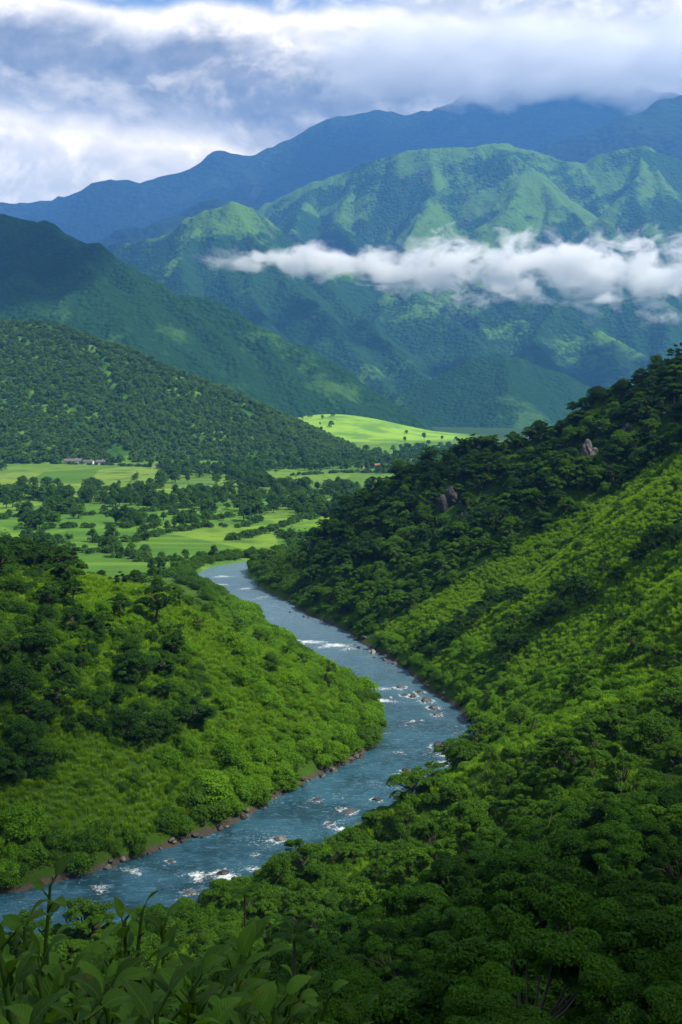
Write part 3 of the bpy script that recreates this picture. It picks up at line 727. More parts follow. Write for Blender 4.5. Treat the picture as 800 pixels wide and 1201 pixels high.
def hillside():
    # candidates over the hillsides: trees on a coarse, shrubs on a fine grid
    def base(cell, seed, y0=16, y1=560, x0=-240, x1=300):
        X, Y, g = scatter(x0, x1, y0, y1, cell, seed)
        k = np.abs(X) < .42 * Y + 14; X, Y = X[k], Y[k]
        d, s, side = river_coords(X, Y); b = d - half_width(s); Z = gz(X, Y); px, py = proj(X, Y, Z)
        return X, Y, g, b, side, Z, px, py
    # ---- beyond 110 m
    X, Y, g, b, side, Z, px, py = base(4.3, 1)
    n = fbm(X / 22, Y / 22, 3, 71); far = Y > 115
    L = far & (side < 0) & (Y < 420) & (b > 3.5); Rr = far & (side > 0) & (Y < 545) & (b > 3)
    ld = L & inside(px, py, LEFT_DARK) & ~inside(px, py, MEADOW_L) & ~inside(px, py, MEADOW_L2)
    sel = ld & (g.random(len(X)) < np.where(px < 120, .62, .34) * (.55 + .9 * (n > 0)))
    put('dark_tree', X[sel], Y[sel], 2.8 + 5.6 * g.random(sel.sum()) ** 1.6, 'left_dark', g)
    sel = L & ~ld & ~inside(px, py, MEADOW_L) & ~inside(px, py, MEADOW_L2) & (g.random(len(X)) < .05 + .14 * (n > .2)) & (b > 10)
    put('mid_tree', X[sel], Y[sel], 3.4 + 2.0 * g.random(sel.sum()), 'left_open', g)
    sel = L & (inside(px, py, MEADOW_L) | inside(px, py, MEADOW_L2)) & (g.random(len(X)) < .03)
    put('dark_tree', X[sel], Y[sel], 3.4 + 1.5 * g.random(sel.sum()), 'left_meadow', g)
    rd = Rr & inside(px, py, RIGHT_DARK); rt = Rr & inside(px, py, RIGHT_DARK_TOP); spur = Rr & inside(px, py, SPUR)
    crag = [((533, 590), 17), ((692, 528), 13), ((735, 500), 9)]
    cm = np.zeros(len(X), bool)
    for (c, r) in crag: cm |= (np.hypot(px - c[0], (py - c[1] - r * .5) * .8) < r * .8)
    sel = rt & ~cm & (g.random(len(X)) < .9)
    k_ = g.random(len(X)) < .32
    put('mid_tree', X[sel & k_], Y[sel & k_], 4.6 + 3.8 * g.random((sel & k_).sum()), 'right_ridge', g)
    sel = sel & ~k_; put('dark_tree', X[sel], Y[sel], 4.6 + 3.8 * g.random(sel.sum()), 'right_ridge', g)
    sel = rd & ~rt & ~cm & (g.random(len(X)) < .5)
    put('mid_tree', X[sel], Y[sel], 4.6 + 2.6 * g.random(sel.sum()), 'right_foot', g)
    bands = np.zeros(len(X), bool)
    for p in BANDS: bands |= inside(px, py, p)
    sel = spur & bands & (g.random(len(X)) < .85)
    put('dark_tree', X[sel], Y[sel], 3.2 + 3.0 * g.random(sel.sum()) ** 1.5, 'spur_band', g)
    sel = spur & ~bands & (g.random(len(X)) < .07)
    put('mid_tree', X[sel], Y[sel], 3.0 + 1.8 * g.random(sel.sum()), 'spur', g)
    nb = inside(px, py, NEAR_BRIGHT)
    sel = Rr & ~rd & ~spur & (((g.random(len(X)) < .42 + .25 * (n > .1)) & ~nb) | ((g.random(len(X)) < .12) & nb))
    put('mid_tree', X[sel], Y[sel], 2.8 + 5.0 * g.random(sel.sum()) ** 1.8, 'right_near', g)
    # ---- shrubs beyond 100 m
    X, Y, g, b, side, Z, px, py = base(2.25, 2)
    far = Y > 105; n = fbm(X / 9, Y / 9, 3, 72); u = g.random(len(X))
    L = far & (side < 0) & (Y < 425) & (b > .3); Rr = far & (side > 0) & (Y < 545) & (b > .3)
    ld = inside(px, py, LEFT_DARK); ml = inside(px, py, MEADOW_L); ml2 = inside(px, py, MEADOW_L2)
    sel = L & (b < 5.5) & (u < .85) & (Y < 400); put('mid_shrub', X[sel], Y[sel], 1.4 + 2.4 * g.random(sel.sum()) ** 1.5, 'left_bank', g)
    sel = L & ld & ~ml & ~ml2 & (u > .45) & (u < .85); put('mid_shrub', X[sel], Y[sel], 1.4 + 1.6 * g.random(sel.sum()), 'left_dark', g)
    sel = L & ld & ~ml & ~ml2 & (u < .22); put('dark_shrub', X[sel], Y[sel], 1.6 + 1.4 * g.random(sel.sum()), 'left_dark', g)
    sel = L & ~ld & ~ml & ~ml2 & (u < np.where(n > .12, .55, .20) + .3 * (b < 12)); put('bright_shrub', X[sel], Y[sel], (.7 + 2.0 * g.random(sel.sum()) ** 1.6) * (1 + .5 * (n[sel] > .3)) + 1.5 * (b[sel] < 9), 'left_open', g)
    sel = L & ml2 & (u < .14) | (L & ml & (u < .06)); put('mid_shrub', X[sel], Y[sel], 1.1 + 1.0 * g.random(sel.sum()), 'left_meadow', g)
    rd = inside(px, py, RIGHT_DARK); rt = inside(px, py, RIGHT_DARK_TOP); spur = inside(px, py, SPUR)
    sel = Rr & rt & (u < .18); put('dark_shrub', X[sel], Y[sel], 1.5 + 1.3 * g.random(sel.sum()), 'right_ridge', g)
    sel = Rr & rd & ~rt & (u < .5); put('mid_shrub', X[sel], Y[sel], 1.6 + 1.5 * g.random(sel.sum()), 'right_foot', g)
    sel = Rr & spur & (u < np.where(n > .15, .45, .14) + .25 * (b < 14)); put('bright_shrub', X[sel], Y[sel], .6 + 1.8 * g.random(sel.sum()) ** 1.8 + 1.0 * (b[sel] < 14), 'spur', g)
    sel = Rr & ~rd & ~spur & (u < .30 + .28 * (b < 30)); k = inside(px, py, NEAR_BRIGHT)
    put('bright_shrub', X[sel & k], Y[sel & k], 1.4 + 1.2 * g.random((sel & k).sum()), 'right_near', g)
    put('mid_shrub', X[sel & ~k], Y[sel & ~k], 1.5 + 1.5 * g.random((sel & ~k).sum()), 'right_near', g)
    # ---- grass tufts on the open slopes
    X, Y, g, b, side, Z, px, py = base(.95, 3, y0=105, y1=430)
    ok = (b > 1.5) & (((side < 0) & (Y < 415)) | inside(px, py, SPUR) | inside(px, py, NEAR_BRIGHT) | ((side > 0) & (Y < 270) & (b < 60)))
    ok &= (px > -60) & (px < 860)
    X, Y = X[ok], Y[ok]; put('grass', X, Y, .55 + .7 * g.random(len(X)), 'grass', g)
    # ---- the near slope
    X, Y, g, b, side, Z, px, py = base(3.6, 4, y0=20, y1=125, x0=-70, x1=80)
    ok = (side > 0) & (b > 2) & (Y <= 125) & (np.hypot(X, Y) > 24)
    X, Y, px, py = X[ok], Y[ok], px[ok], py[ok]
    hmax = 5.5 + 2.5 * g.random(len(X)) + 1.0 * (X / Y > .1)
    sil = np.interp(px, [0, 200, 260, 350, 420, 480, 540, 600, 700, 800, 900], [1110, 1095, 1075, 1025, 970, 940, 885, 850, 800, 740, 700])
    hmax = np.minimum(hmax, (py - sil - 4) / F * Y); hmax = np.minimum(hmax, np.where(Y < 42, 2.2 + .07 * Y, 99)); k = (hmax > 1.8) & (Y > 22); X, Y, hmax = X[k], Y[k], hmax[k]
    keep = g.random(len(X)) < np.where(Y < 45, .95, .60); X, Y, hmax = X[keep], Y[keep], hmax[keep]
    hmax = hmax * (.45 + .60 * g.random(len(X))); c_ = Y < 45
    put('close_tree', X[c_], Y[c_], hmax[c_], 'near', g); put('near_tree', X[~c_], Y[~c_], hmax[~c_], 'near', g)
    X, Y, g, b, side, Z, px, py = base(2.3, 5, y0=9, y1=175, x0=-70, x1=60)
    ok = (side > 0) & (b > .5) & (g.random(len(X)) < np.where(b < 25, .62, .38)) & ((Y < 108) | (b < 40)) & (np.hypot(X, Y) > 9)
    X, Y = X[ok], Y[ok]; sz = 1.0 + 1.3 * g.random(len(X)); sz = np.minimum(sz, .05 * Y + .2)
    put('near_shrub', X, Y, sz, 'near', g)
hillside()

FIELDS = [[(-30, 538), (60, 543), (190, 548), (186, 572), (80, 572), (-30, 570)], [(292, 556), (430, 552), (425, 576), (330, 573)], [(172, 655), (180, 628), (240, 622), (345, 602), (352, 622), (300, 655)],
          [(190, 560), (262, 562), (262, 577), (190, 577)], [(95, 600), (205, 598), (205, 610), (95, 613)], [(60, 614), (128, 612), (160, 640), (90, 632)], [(440, 520), (520, 520), (500, 548), (450, 546)], [(205, 596), (270, 600), (270, 607), (205, 606)], [(0, 600), (50, 596), (50, 606), (0, 606)]]
def valley():
    g = np.random.default_rng(11)
    # hedgerow belts of the plain, as lines in the photo's ground plane: (px, py) pairs, width m, density
    belts = [([(0, 592), (60, 586), (110, 590), (165, 592), (200, 600)], 34, .9), ([(0, 612), (60, 604), (150, 606), (220, 598), (260, 590)], 30, .7), ([(20, 625), (80, 622), (150, 622), (185, 612)], 22, .8),
             ([(185, 575), (200, 560), (205, 552)], 26, .9), ([(200, 590), (250, 585), (300, 588), (330, 583)], 24, .85), ([(265, 556), (290, 566), (330, 575), (400, 583), (470, 590)], 34, .85),
             ([(275, 548), (300, 549), (320, 552)], 26, .9), ([(110, 640), (160, 640), (200, 628), (240, 622), (290, 620), (310, 612)], 16, .85), ([(200, 605), (250, 612), (300, 604), (330, 596), (420, 605)], 22, .65),
             ([(60, 650), (130, 652), (180, 662), (235, 664), (262, 658)], 12, .9), ([(180, 676), (215, 683), (232, 690)], 9, .9), ([(100, 575), (160, 578), (190, 573)], 18, .5),
             ([(340, 560), (400, 556), (470, 556), (530, 552)], 30, .5), ([(60, 546), (130, 548), (200, 551), (270, 553)], 26, .35), ([(300, 660), (260, 663), (225, 667)], 8, .8),
             ([(0, 572), (30, 575), (70, 576)], 18, .5), ([(330, 553), (400, 548), (440, 546), (520, 545)], 26, .35), ([(430, 540), (470, 536), (520, 535), (560, 532)], 40, .7), ([(300, 537), (380, 543), (440, 541), (470, 548)], 30, .5),
             ([(360, 612), (400, 600), (460, 590)], 24, .9), ([(0, 640), (40, 640), (80, 645)], 20, .9), ([(250, 640), (290, 636), (330, 622), (352, 612)], 3, .3), ([(335, 632), (350, 645), (340, 655)], 12, .9)]
    for bi, (line, w, dn) in enumerate(belts):
        W = np.array([[(a - HX) / F * (CAMZ * F / (c - HY)), CAMZ * F / (c - HY)] for a, c in line])
        for i in range(len(W) - 1):
            a, c = W[i], W[i + 1]; L = np.hypot(*(c - a)); n = int(L * w * 2 * dn / 95)
            t = g.random(n); off = g.normal(size=n) * w * .55; d = (c - a) / L
            X = a[0] + t * (c - a)[0] - d[1] * off; Y = a[1] + t * (c - a)[1] + d[0] * off
            dd, s, side = river_coords(X, Y); ok = (dd > half_width(s) + 4) & (Y > 430); qx, qy = proj(X, Y, 2.0)
            for fp in FIELDS: ok &= ~inside(qx, qy, fp)
            X, Y = X[ok], Y[ok]; sz = np.clip(5 + 8.5 * g.random(len(X)) ** 1.5, 5, 13) * (.65 if Y.mean() < 640 else 1) if len(X) else X
            nr = Y < 1250
            m_ = int(L / 2.6); t = g.random(m_); hx = a[0] + t * (c - a)[0] + g.normal(size=m_) * 1.6; hy = a[1] + t * (c - a)[1] + g.normal(size=m_) * 3 - w * .5
            hd, hs, _ = river_coords(hx, hy); qx, qy = proj(hx, hy, 2.0); ok = hd > half_width(hs) + 4
            hx, hy = hx[ok], hy[ok]; put('far_shrub', hx, hy, 2.0 + 2.4 * g.random(len(hx)), 'valley', g)
            put('valley_tree', X[nr], Y[nr], sz[nr], 'valley', g); put('far_tree', X[~nr], Y[~nr], sz[~nr], 'valley_far', g)
    # lone trees
    X = g.uniform(-520, 300, 260); Y = g.uniform(540, 1700, 260)
    dd, s, side = river_coords(X, Y); ok = (dd > half_width(s) + 4) & (vnoise(X / 130, Y / 130, 5) > .45); X, Y = X[ok], Y[ok]
    put('valley_tree', X, Y, 5 + 6 * g.random(len(X)), 'valley', g)
    lone = [('dark_tree', 182, 738, 10.5, 'left_meadow'), ('dark_tree', 207, 768, 6.5, 'left_meadow'), ('dark_tree', 140, 728, 6.0, 'left_meadow'), ('mid_tree', 232, 742, 4.5, 'left_open'), ('dark_tree', 30, 655, 7, 'left_dark'), ('dark_tree', 95, 668, 6, 'left_dark'), ('dark_tree', 118, 672, 5, 'left_dark')]
    for key, px, py, h_, zn in lone:
        for Y in np.arange(150, 430, 1.0):
            X = (px - HX) / F * Y
            if gz(X, Y) > CAMZ - (py - HY) / F * Y: put(key, np.array([X]), np.array([Y]), np.array([h_]), zn, g); break
    # clusters on the lit rise and along its foot
    for (px, py, sx, sy, n_) in ((400, 541, 60, 3, 170), (505, 533, 26, 6, 130), (350, 512, 20, 3, 14), (370, 547, 60, 3, 90)):
        qx = px + g.normal(size=n_) * sx; qy = py + g.normal(size=n_) * sy; qy = np.clip(qy, 500, 560)
        Y = 80 * F / (np.maximum(qy, 512) - HY + 4); X = (qx - HX) / F * Y; ok = (Y < 2400) & (Y > 1000); X, Y = X[ok], Y[ok]; put('far_tree', X, Y, 6 + 7 * g.random(len(X)), 'valley_far', g)
    # bushes lining the far reach of the river
    ss = g.uniform(s_of(440), s_of(440) + 260, 520); sd_ = g.choice([-1, 1], 520)
    cx = np.interp(ss, RS, RL[:, 0]); cyy = np.interp(ss, RS, RL[:, 1]); e = 1.0
    tx = np.interp(ss + e, RS, RL[:, 0]) - cx; ty = np.interp(ss + e, RS, RL[:, 1]) - cyy; off = half_width(ss) + 2.5 + 7 * g.random(520) ** 1.5
    X = cx + sd_ * ty * off; Y = cyy - sd_ * tx * off; ok = (X < 60) & ((Y > 415)); X, Y = X[ok], Y[ok]
    dd, s, side = river_coords(X, Y); k = dd > half_width(s) + 1.5; X, Y = X[k], Y[k]
    put('mid_shrub', X, Y, 2.4 + 2.6 * g.random(len(X)), 'far_bank', g)
    # forest over the front hill
    xs, ys, H = FRONT; Z = H
    n = 23000; X = g.uniform(-760, 60, n); Y = g.uniform(1280, 2000, n)
    i = np.clip(((X - xs[0]) / 8).astype(int), 0, len(xs) - 2); j = np.clip(((Y - ys[0]) / 8).astype(int), 0, len(ys) - 2)
    z = H[j, i]; dn = vnoise(X / 70, Y / 70, 91); k = (z > 2) & (np.abs(X) < .36 * Y) & (dn > .06)
    X, Y, z = X[k], Y[k], z[k]
    PL.append(dict(key='hill_tree', x=X, y=Y, z=z - 1.5, s=6 + 5.5 * g.random(len(X)), zone='front_hill', rot=g.random(len(X)) * 6.28, var=g.integers(0, 3, len(X))))
valley()

# ------------------------------------------------------------------ which of them show: a small depth buffer in the photo's frame
def visibility():
    Wd, Hd = 400, 600; zb = np.full((Hd, Wd), 1e9); own = np.full((Hd, Wd), -1)
    # ground
    for (x0, x1, y0, y1, st) in ((-140, 190, 14, 520, .5), (-700, 500, 520, 1500, 3)):
        X, Y = np.meshgrid(np.arange(x0, x1, st), np.arange(y0, y1, st)); X, Y = X.ravel(), Y.ravel(); k = np.abs(X) < .33 * Y
        X, Y = X[k], Y[k]; px, py = proj(X, Y, gz(X, Y)); o = np.argsort(-Y); i = (px[o] / 2).astype(int); j = (py[o] / 2).astype(int)
        Yo = Y[o]
        for dj in (0, 1):
            ok = (i >= 0) & (i < Wd) & (j + dj >= 0) & (j + dj < Hd); np.minimum.at(zb, (j[ok] + dj, i[ok]), Yo[ok] - 1)
    idx = 0; items = []
    for gi, g_ in enumerate(PL):
        if g_['key'] == 'grass': g_['vis'] = np.zeros(len(g_['x'])); continue
        for q in range(len(g_['x'])): items.append((g_['y'][q], gi, q))
        g_['vis'] = np.zeros(len(g_['x']))
    items.sort()
    for n, (Y, gi, q) in enumerate(items):
        g_ = PL[gi]; s = g_['s'][q]; px, py = proj(g_['x'][q], Y, g_['z'][q] + s * .55)
        wide = .75 if 'shrub' in g_['key'] else .5
        rx = max(s * wide * F / Y / 2, .6); ry = max(s * .42 * F / Y / 2, .6); cx, cy_ = px / 2, py / 2
        i0, i1 = int(max(cx - rx, 0)), int(min(cx + rx + 1, Wd)); j0, j1 = int(max(cy_ - ry, 0)), int(min(cy_ + ry + 1, Hd))
        if i0 >= i1 or j0 >= j1: continue
        sub = zb[j0:j1, i0:i1]; yy, xx = np.mgrid[j0:j1, i0:i1]
        m = (((xx + .5 - cx) / rx) ** 2 + ((yy + .5 - cy_) / ry) ** 2 < 1) & (sub > Y)
        sub[m] = Y; own[j0:j1, i0:i1][m] = n
    ids, cnt = np.unique(own[own >= 0], return_counts=True)
    for a, c in zip(ids, cnt): _, gi, q = items[a]; PL[gi]['vis'][q] = c
visibility()

# ------------------------------------------------------------------ plants as objects: the 300 of each kind that show most; the rest is one mass
KIND = {'near_tree': 'tree', 'close_tree': 'tree', 'dark_tree': 'tree', 'mid_tree': 'tree', 'valley_tree': 'tree', 'far_tree': 'tree', 'hill_tree': 'tree',
        'near_shrub': 'shrub', 'far_shrub': 'shrub', 'dark_shrub': 'shrub', 'mid_shrub': 'shrub', 'bright_shrub': 'shrub'}
GROUPS = {'left_bank': 'bushes along the left bank', 'left_dark': 'dark trees and shrubs on the left hillside', 'left_open': 'bushes on the sunny left slope', 'left_meadow': 'bushes on the left meadow',
          'right_ridge': 'dark forest of the right ridge', 'right_foot': 'woods at the foot of the right ridge', 'spur': 'bushes on the bright grassy spur', 'spur_band': 'dark bushes in bands across the spur',
          'right_near': 'trees of the nearer right slope', 'near': 'trees of the slope below the viewpoint', 'valley': 'trees of the valley pastures', 'valley_far': 'far trees of the valley', 'far_bank': 'bushes lining the far river bend', 'front_hill': 'trees of the hill beyond the pastures'}
WHERE = {'left_bank': 'along the left bank', 'left_dark': 'in the dark wood on the left hillside', 'left_open': 'on the sunlit left slope', 'left_meadow': 'in the grass of the left slope',
         'right_ridge': 'in the forest of the right ridge', 'right_foot': 'at the foot of the right ridge', 'spur': 'on the bright grassy spur', 'spur_band': 'in a dark band across the grassy spur',
         'right_near': 'on the right slope below the grassy spur', 'near': 'on the shaded slope below the viewpoint', 'valley': 'among the valley pastures', 'valley_far': 'at the far edge of the pastures', 'far_bank': 'lining the far river bend', 'front_hill': 'on the wooded hill beyond the pastures'}
TONE = {'hill_tree': 'mid green', 'far_shrub': 'blue green', 'close_tree': 'deep green', 'near_tree': 'deep green', 'dark_tree': 'dark green', 'mid_tree': 'mid green', 'valley_tree': 'blue green', 'far_tree': 'blue green', 'near_shrub': 'deep green', 'dark_shrub': 'dark green', 'mid_shrub': 'mid green', 'bright_shrub': 'bright green'}
SHAPE = {'hill_tree': ['round', 'broad', 'tall narrow'], 'near_tree': ['tiered', 'open lopsided', 'wide crowned', 'ragged', 'flat topped'], 'close_tree': ['tiered leafy', 'ragged leafy', 'flat leafy', 'open leafy'],
         'dark_tree': ['flat topped', 'open crowned', 'tiered', 'dome crowned', 'ragged'], 'mid_tree': ['flat topped', 'open crowned', 'tiered', 'dome crowned', 'ragged'], 'valley_tree': ['round', 'open crowned', 'tall narrow', 'domed'], 'far_tree': ['round', 'broad', 'tall narrow']}
def spot(px, py):
    rows = [(548, 'above far fields'), (575, 'beside far fields'), (600, 'beside the pastures'), (640, 'above river bend'), (690, 'beside river bend'), (720, 'below river bend'), (750, 'beside upper reach'), (780, 'above boulder spit'), (810, 'beside boulder spit'), (840, 'below boulder spit'),
            (870, 'beside mid river'), (900, 'beside midstream boulder'), (930, 'above scattered boulders'), (960, 'beside scattered boulders'), (990, 'above white rapids'), (1020, 'beside white rapids'), (1050, 'beside lowest rapids'), (1120, 'below lowest water'), (9999, 'at picture bottom')]
    r = next(t for lim, t in rows if py < lim)
    c = 'far left' if px < 100 else 'left' if px < 210 else 'left of centre' if px < 330 else 'centre' if px < 460 else 'right of centre' if px < 590 else 'right' if px < 700 else 'far right'
    return r, c
ORD = ['first', 'second', 'third', 'fourth', 'fifth', 'sixth', 'seventh', 'eighth', 'ninth', 'tenth', 'eleventh', 'twelfth', 'thirteenth', 'fourteenth', 'fifteenth', 'sixteenth']
def gn_group(vkey):
    """node group: put the plant meshes of one set on the points"""
    coll = bpy.data.collections.new('plants_' + vkey)
    for i, v in enumerate(VAR[vkey]): coll.objects.link(bpy.data.objects.new('%s_%02d' % (vkey, i), v[2]))
    return coll
def mass(name, label, cat, entries):
    """one object for everything nobody could count: plants standing on points"""
    ng = bpy.data.node_groups.new(name, 'GeometryNodeTree')
    ng.interface.new_socket('Geometry', in_out='INPUT', socket_type='NodeSocketGeometry')
    ng.interface.new_socket('Geometry', in_out='OUTPUT', socket_type='NodeSocketGeometry')
    N = ng.nodes; L = ng.links; gi = N.new('NodeGroupInput'); go = N.new('NodeGroupOutput'); jn = N.new('GeometryNodeJoinGeometry')
    def attr(nm, typ):
        a = N.new('GeometryNodeInputNamedAttribute'); a.data_type = typ; a.inputs[0].default_value = nm; return a.outputs[0]
    pos, rot, sc, var, setid = [], [], [], [], []
    keys = sorted({e['key'] for e in entries})
    for ki, key in enumerate(keys):
        for e in entries:
            if e['key'] != key: continue
            pos.append(np.stack([e['x'], e['y'], e['z']], 1)); rot.append(e['rot']); sc.append(e['s']); var.append(e['var']); setid.append(np.full(len(e['x']), ki))
        ci = N.new('GeometryNodeCollectionInfo'); ci.inputs[0].default_value = gn_group(key); ci.inputs['Separate Children'].default_value = True; ci.inputs['Reset Children'].default_value = True
        ip = N.new('GeometryNodeInstanceOnPoints'); ip.inputs['Pick Instance'].default_value = True
        cmpn = N.new('FunctionNodeCompare'); cmpn.data_type = 'INT'; cmpn.operation = 'EQUAL'; L.new(attr('set', 'INT'), cmpn.inputs[2]); cmpn.inputs[3].default_value = ki
        L.new(gi.outputs[0], ip.inputs['Points']); L.new(cmpn.outputs[0], ip.inputs['Selection']); L.new(ci.outputs[0], ip.inputs['Instance'])
        L.new(attr('var', 'INT'), ip.inputs['Instance Index']); L.new(attr('size', 'FLOAT_VECTOR'), ip.inputs['Scale'])
        er = N.new('FunctionNodeEulerToRotation'); L.new(attr('turn', 'FLOAT_VECTOR'), er.inputs[0]); L.new(er.outputs[0], ip.inputs['Rotation'])
        L.new(ip.outputs[0], jn.inputs[0])
    L.new(jn.outputs[0], go.inputs[0])
    pos = np.concatenate(pos); rot = np.concatenate(rot); sc = np.concatenate(sc); var = np.concatenate(var); setid = np.concatenate(setid); n = len(pos)
    g = np.random.default_rng(5)
    me = bpy.data.meshes.new(name); me.vertices.add(n); me.vertices.foreach_set('co', pos.astype(np.float32).ravel())
    for nm, typ, arr, fld in (('turn', 'FLOAT_VECTOR', np.stack([g.normal(size=n) * .06, g.normal(size=n) * .06, rot], 1), 'vector'), ('size', 'FLOAT_VECTOR', np.stack([sc * g.uniform(.85, 1.25, n), sc * g.uniform(.85, 1.25, n), sc], 1), 'vector'),
                              ('var', 'INT', var, 'value'), ('set', 'INT', setid, 'value')):
        a = me.attributes.new(nm, typ, 'POINT'); a.data.foreach_set(fld, arr.astype(np.int32 if typ == 'INT' else np.float32).ravel())
    o = link(name, me); md = o.modifiers.new('plants', 'NODES'); md.node_group = ng
    tag(o, label, cat, kind='stuff'); return o
def individuals():
    pool = {'tree': [], 'shrub': []}
    for gi, g_ in enumerate(PL):
        if g_['key'] == 'grass': continue
        for q in np.nonzero(g_['vis'] > 2)[0]: pool[KIND[g_['key']]].append((g_['vis'][q], gi, q))
    named = {}; used = set(); proto = {}; g = np.random.default_rng(8)
    for kind, lst in pool.items():
        lst.sort(reverse=True)
        for v, gi, q in lst[:290]:
            e = PL[gi]; key = e['key']; va = int(e['var'][q]); cm, tm, _ = VAR[key][va]
            x, y, z, s = float(e['x'][q]), float(e['y'][q]), float(e['z'][q]), float(e['s'][q])
            px, py = proj(x, y, z + s * .5); rw, c = spot(float(px), float(py))
            big = ('tall' if s > 7.5 else 'low' if s < 4.5 else 'middling') if kind == 'tree' else ('large' if s > 2.6 else 'small' if s < 1.6 else 'middling')
            lab = ('%s %s tree' % (big, SHAPE[key][va])) if kind == 'tree' else ('%s %s shrub' % (big, TONE[key]))
            lab = '%s %s, %s, %s' % (lab, {'left_bank': 'on left bank', 'near': 'below the viewpoint', 'right_near': 'under grassy spur', 'left_dark': 'in left wood', 'right_ridge': 'on right ridge', 'left_open': 'on left slope', 'left_meadow': 'in left meadow', 'right_foot': 'at ridge foot', 'spur': 'on grassy spur', 'spur_band': 'in spur band', 'valley': 'in the valley', 'valley_far': 'in far valley', 'far_bank': 'by river', 'front_hill': 'on far hill'}[e['zone']], rw, c)
            k = (kind, key, va)
            if k not in proto:
                r = bpy.data.objects.new(kind, None); COL.objects.link(r)
                cr = link('crown', cm, parent=r); tr = link('trunk', tm, parent=r); proto[k] = (r, cr, tr); root = r
            else:
                r, cr, tr = proto[k]; root = r.copy(); COL.objects.link(root)
                for ch in (cr, tr): c2 = ch.copy(); COL.objects.link(c2); c2.parent = root
            root.location = (x, y, z); root.rotation_euler = (g.normal() * .05, g.normal() * .05, float(e['rot'][q]))
            root.scale = (s * g.uniform(.85, 1.25), s * g.uniform(.85, 1.25), s); root.empty_display_size = .3
            tag(root, lab, kind, GROUPS[e['zone']]); used.add((gi, q)); named.setdefault(lab, []).append((float(px), root))
    for lab, lst in named.items():
        if 1 < len(lst) <= len(ORD):
            for i, (_, r) in enumerate(sorted(lst, key=lambda t_: t_[0])): r['label'] = lab + ', ' + ORD[i] + ' from left'
    rest_t, rest_s, rest_g, rest_h = [], [], [], []
    for gi, e in enumerate(PL):
        k = np.array([(gi, q) not in used for q in range(len(e['x']))])
        r = {a: (e[a][k] if isinstance(e[a], np.ndarray) else e[a]) for a in e}
        if not len(r['x']): continue
        (rest_g if e['key'] == 'grass' else rest_h if e['zone'] == 'front_hill' else rest_t if KIND[e['key']] == 'tree' else rest_s).append(r)
    mass('forest', 'dense mixed forest covering both hillsides and the valley belts', 'forest', rest_t)
    mass('undergrowth', 'thick leafy undergrowth filling the slopes between the trees', 'undergrowth', rest_s)
    mass('grass', 'long bright grass on the open slopes above the river', 'grass', rest_g)
    mass('woods', 'far small crowned woods over the hill behind the pastures', 'woods', rest_h)
individuals()

# ------------------------------------------------------------------ air: one closed box of thin haze
def box(name, lo, hi):
    V = np.array([(x, y, z) for z in (lo[2], hi[2]) for y in (lo[1], hi[1]) for x in (lo[0], hi[0])], float)
    Q = np.array([(0, 2, 3, 1), (4, 5, 7, 6), (0, 1, 5, 4), (2, 6, 7, 3), (0, 4, 6, 2), (1, 3, 7, 5)])
    return mesh_np(name, V, Q)
def haze():
    m, t, out = new_mat('haze')
    v = t.new('ShaderNodeVolumePrincipled'); v.inputs['Color'].default_value = (.14, .41, 1.0, 1); v.inputs['Density'].default_value = 8.0e-5
    v.inputs['Anisotropy'].default_value = .2
    t.l.new(v.outputs[0], out.inputs['Volume']); m.cycles.homogeneous_volume = True
    tag(link('haze', box('haze', (-16000, -7000, -60), (16000, 13500, 3420)), m), 'thin bluish air filling the whole valley', 'haze', kind='stuff')
haze()
def cloud_mat(name, dens, soft, scale, cover, seed, flat=1.0, step=1.0, bounce=.98, aniso=.3):
    """cloud in a box: the box's object space runs -1..1, noise in metres"""
    m, t, out = new_mat(name)
    tc = t.new('ShaderNodeTexCoord'); o = tc.outputs['Object']
    ge = t.new('ShaderNodeNewGeometry'); pos = ge.outputs['Position']
    pv = t.new('ShaderNodeVectorMath', operation='MULTIPLY_ADD', i_0=pos, i_1=(1, 1, flat), i_2=(seed, seed, seed)).outputs[0]
    n = t.noise(pv, scale, 6, .62, .35); nl = t.noise(pv, scale * .28, 2, .5)
    sp = t.new('ShaderNodeSeparateXYZ', i_0=o); x, y, z = sp.outputs
    return m, t, out, n, nl, x, y, z
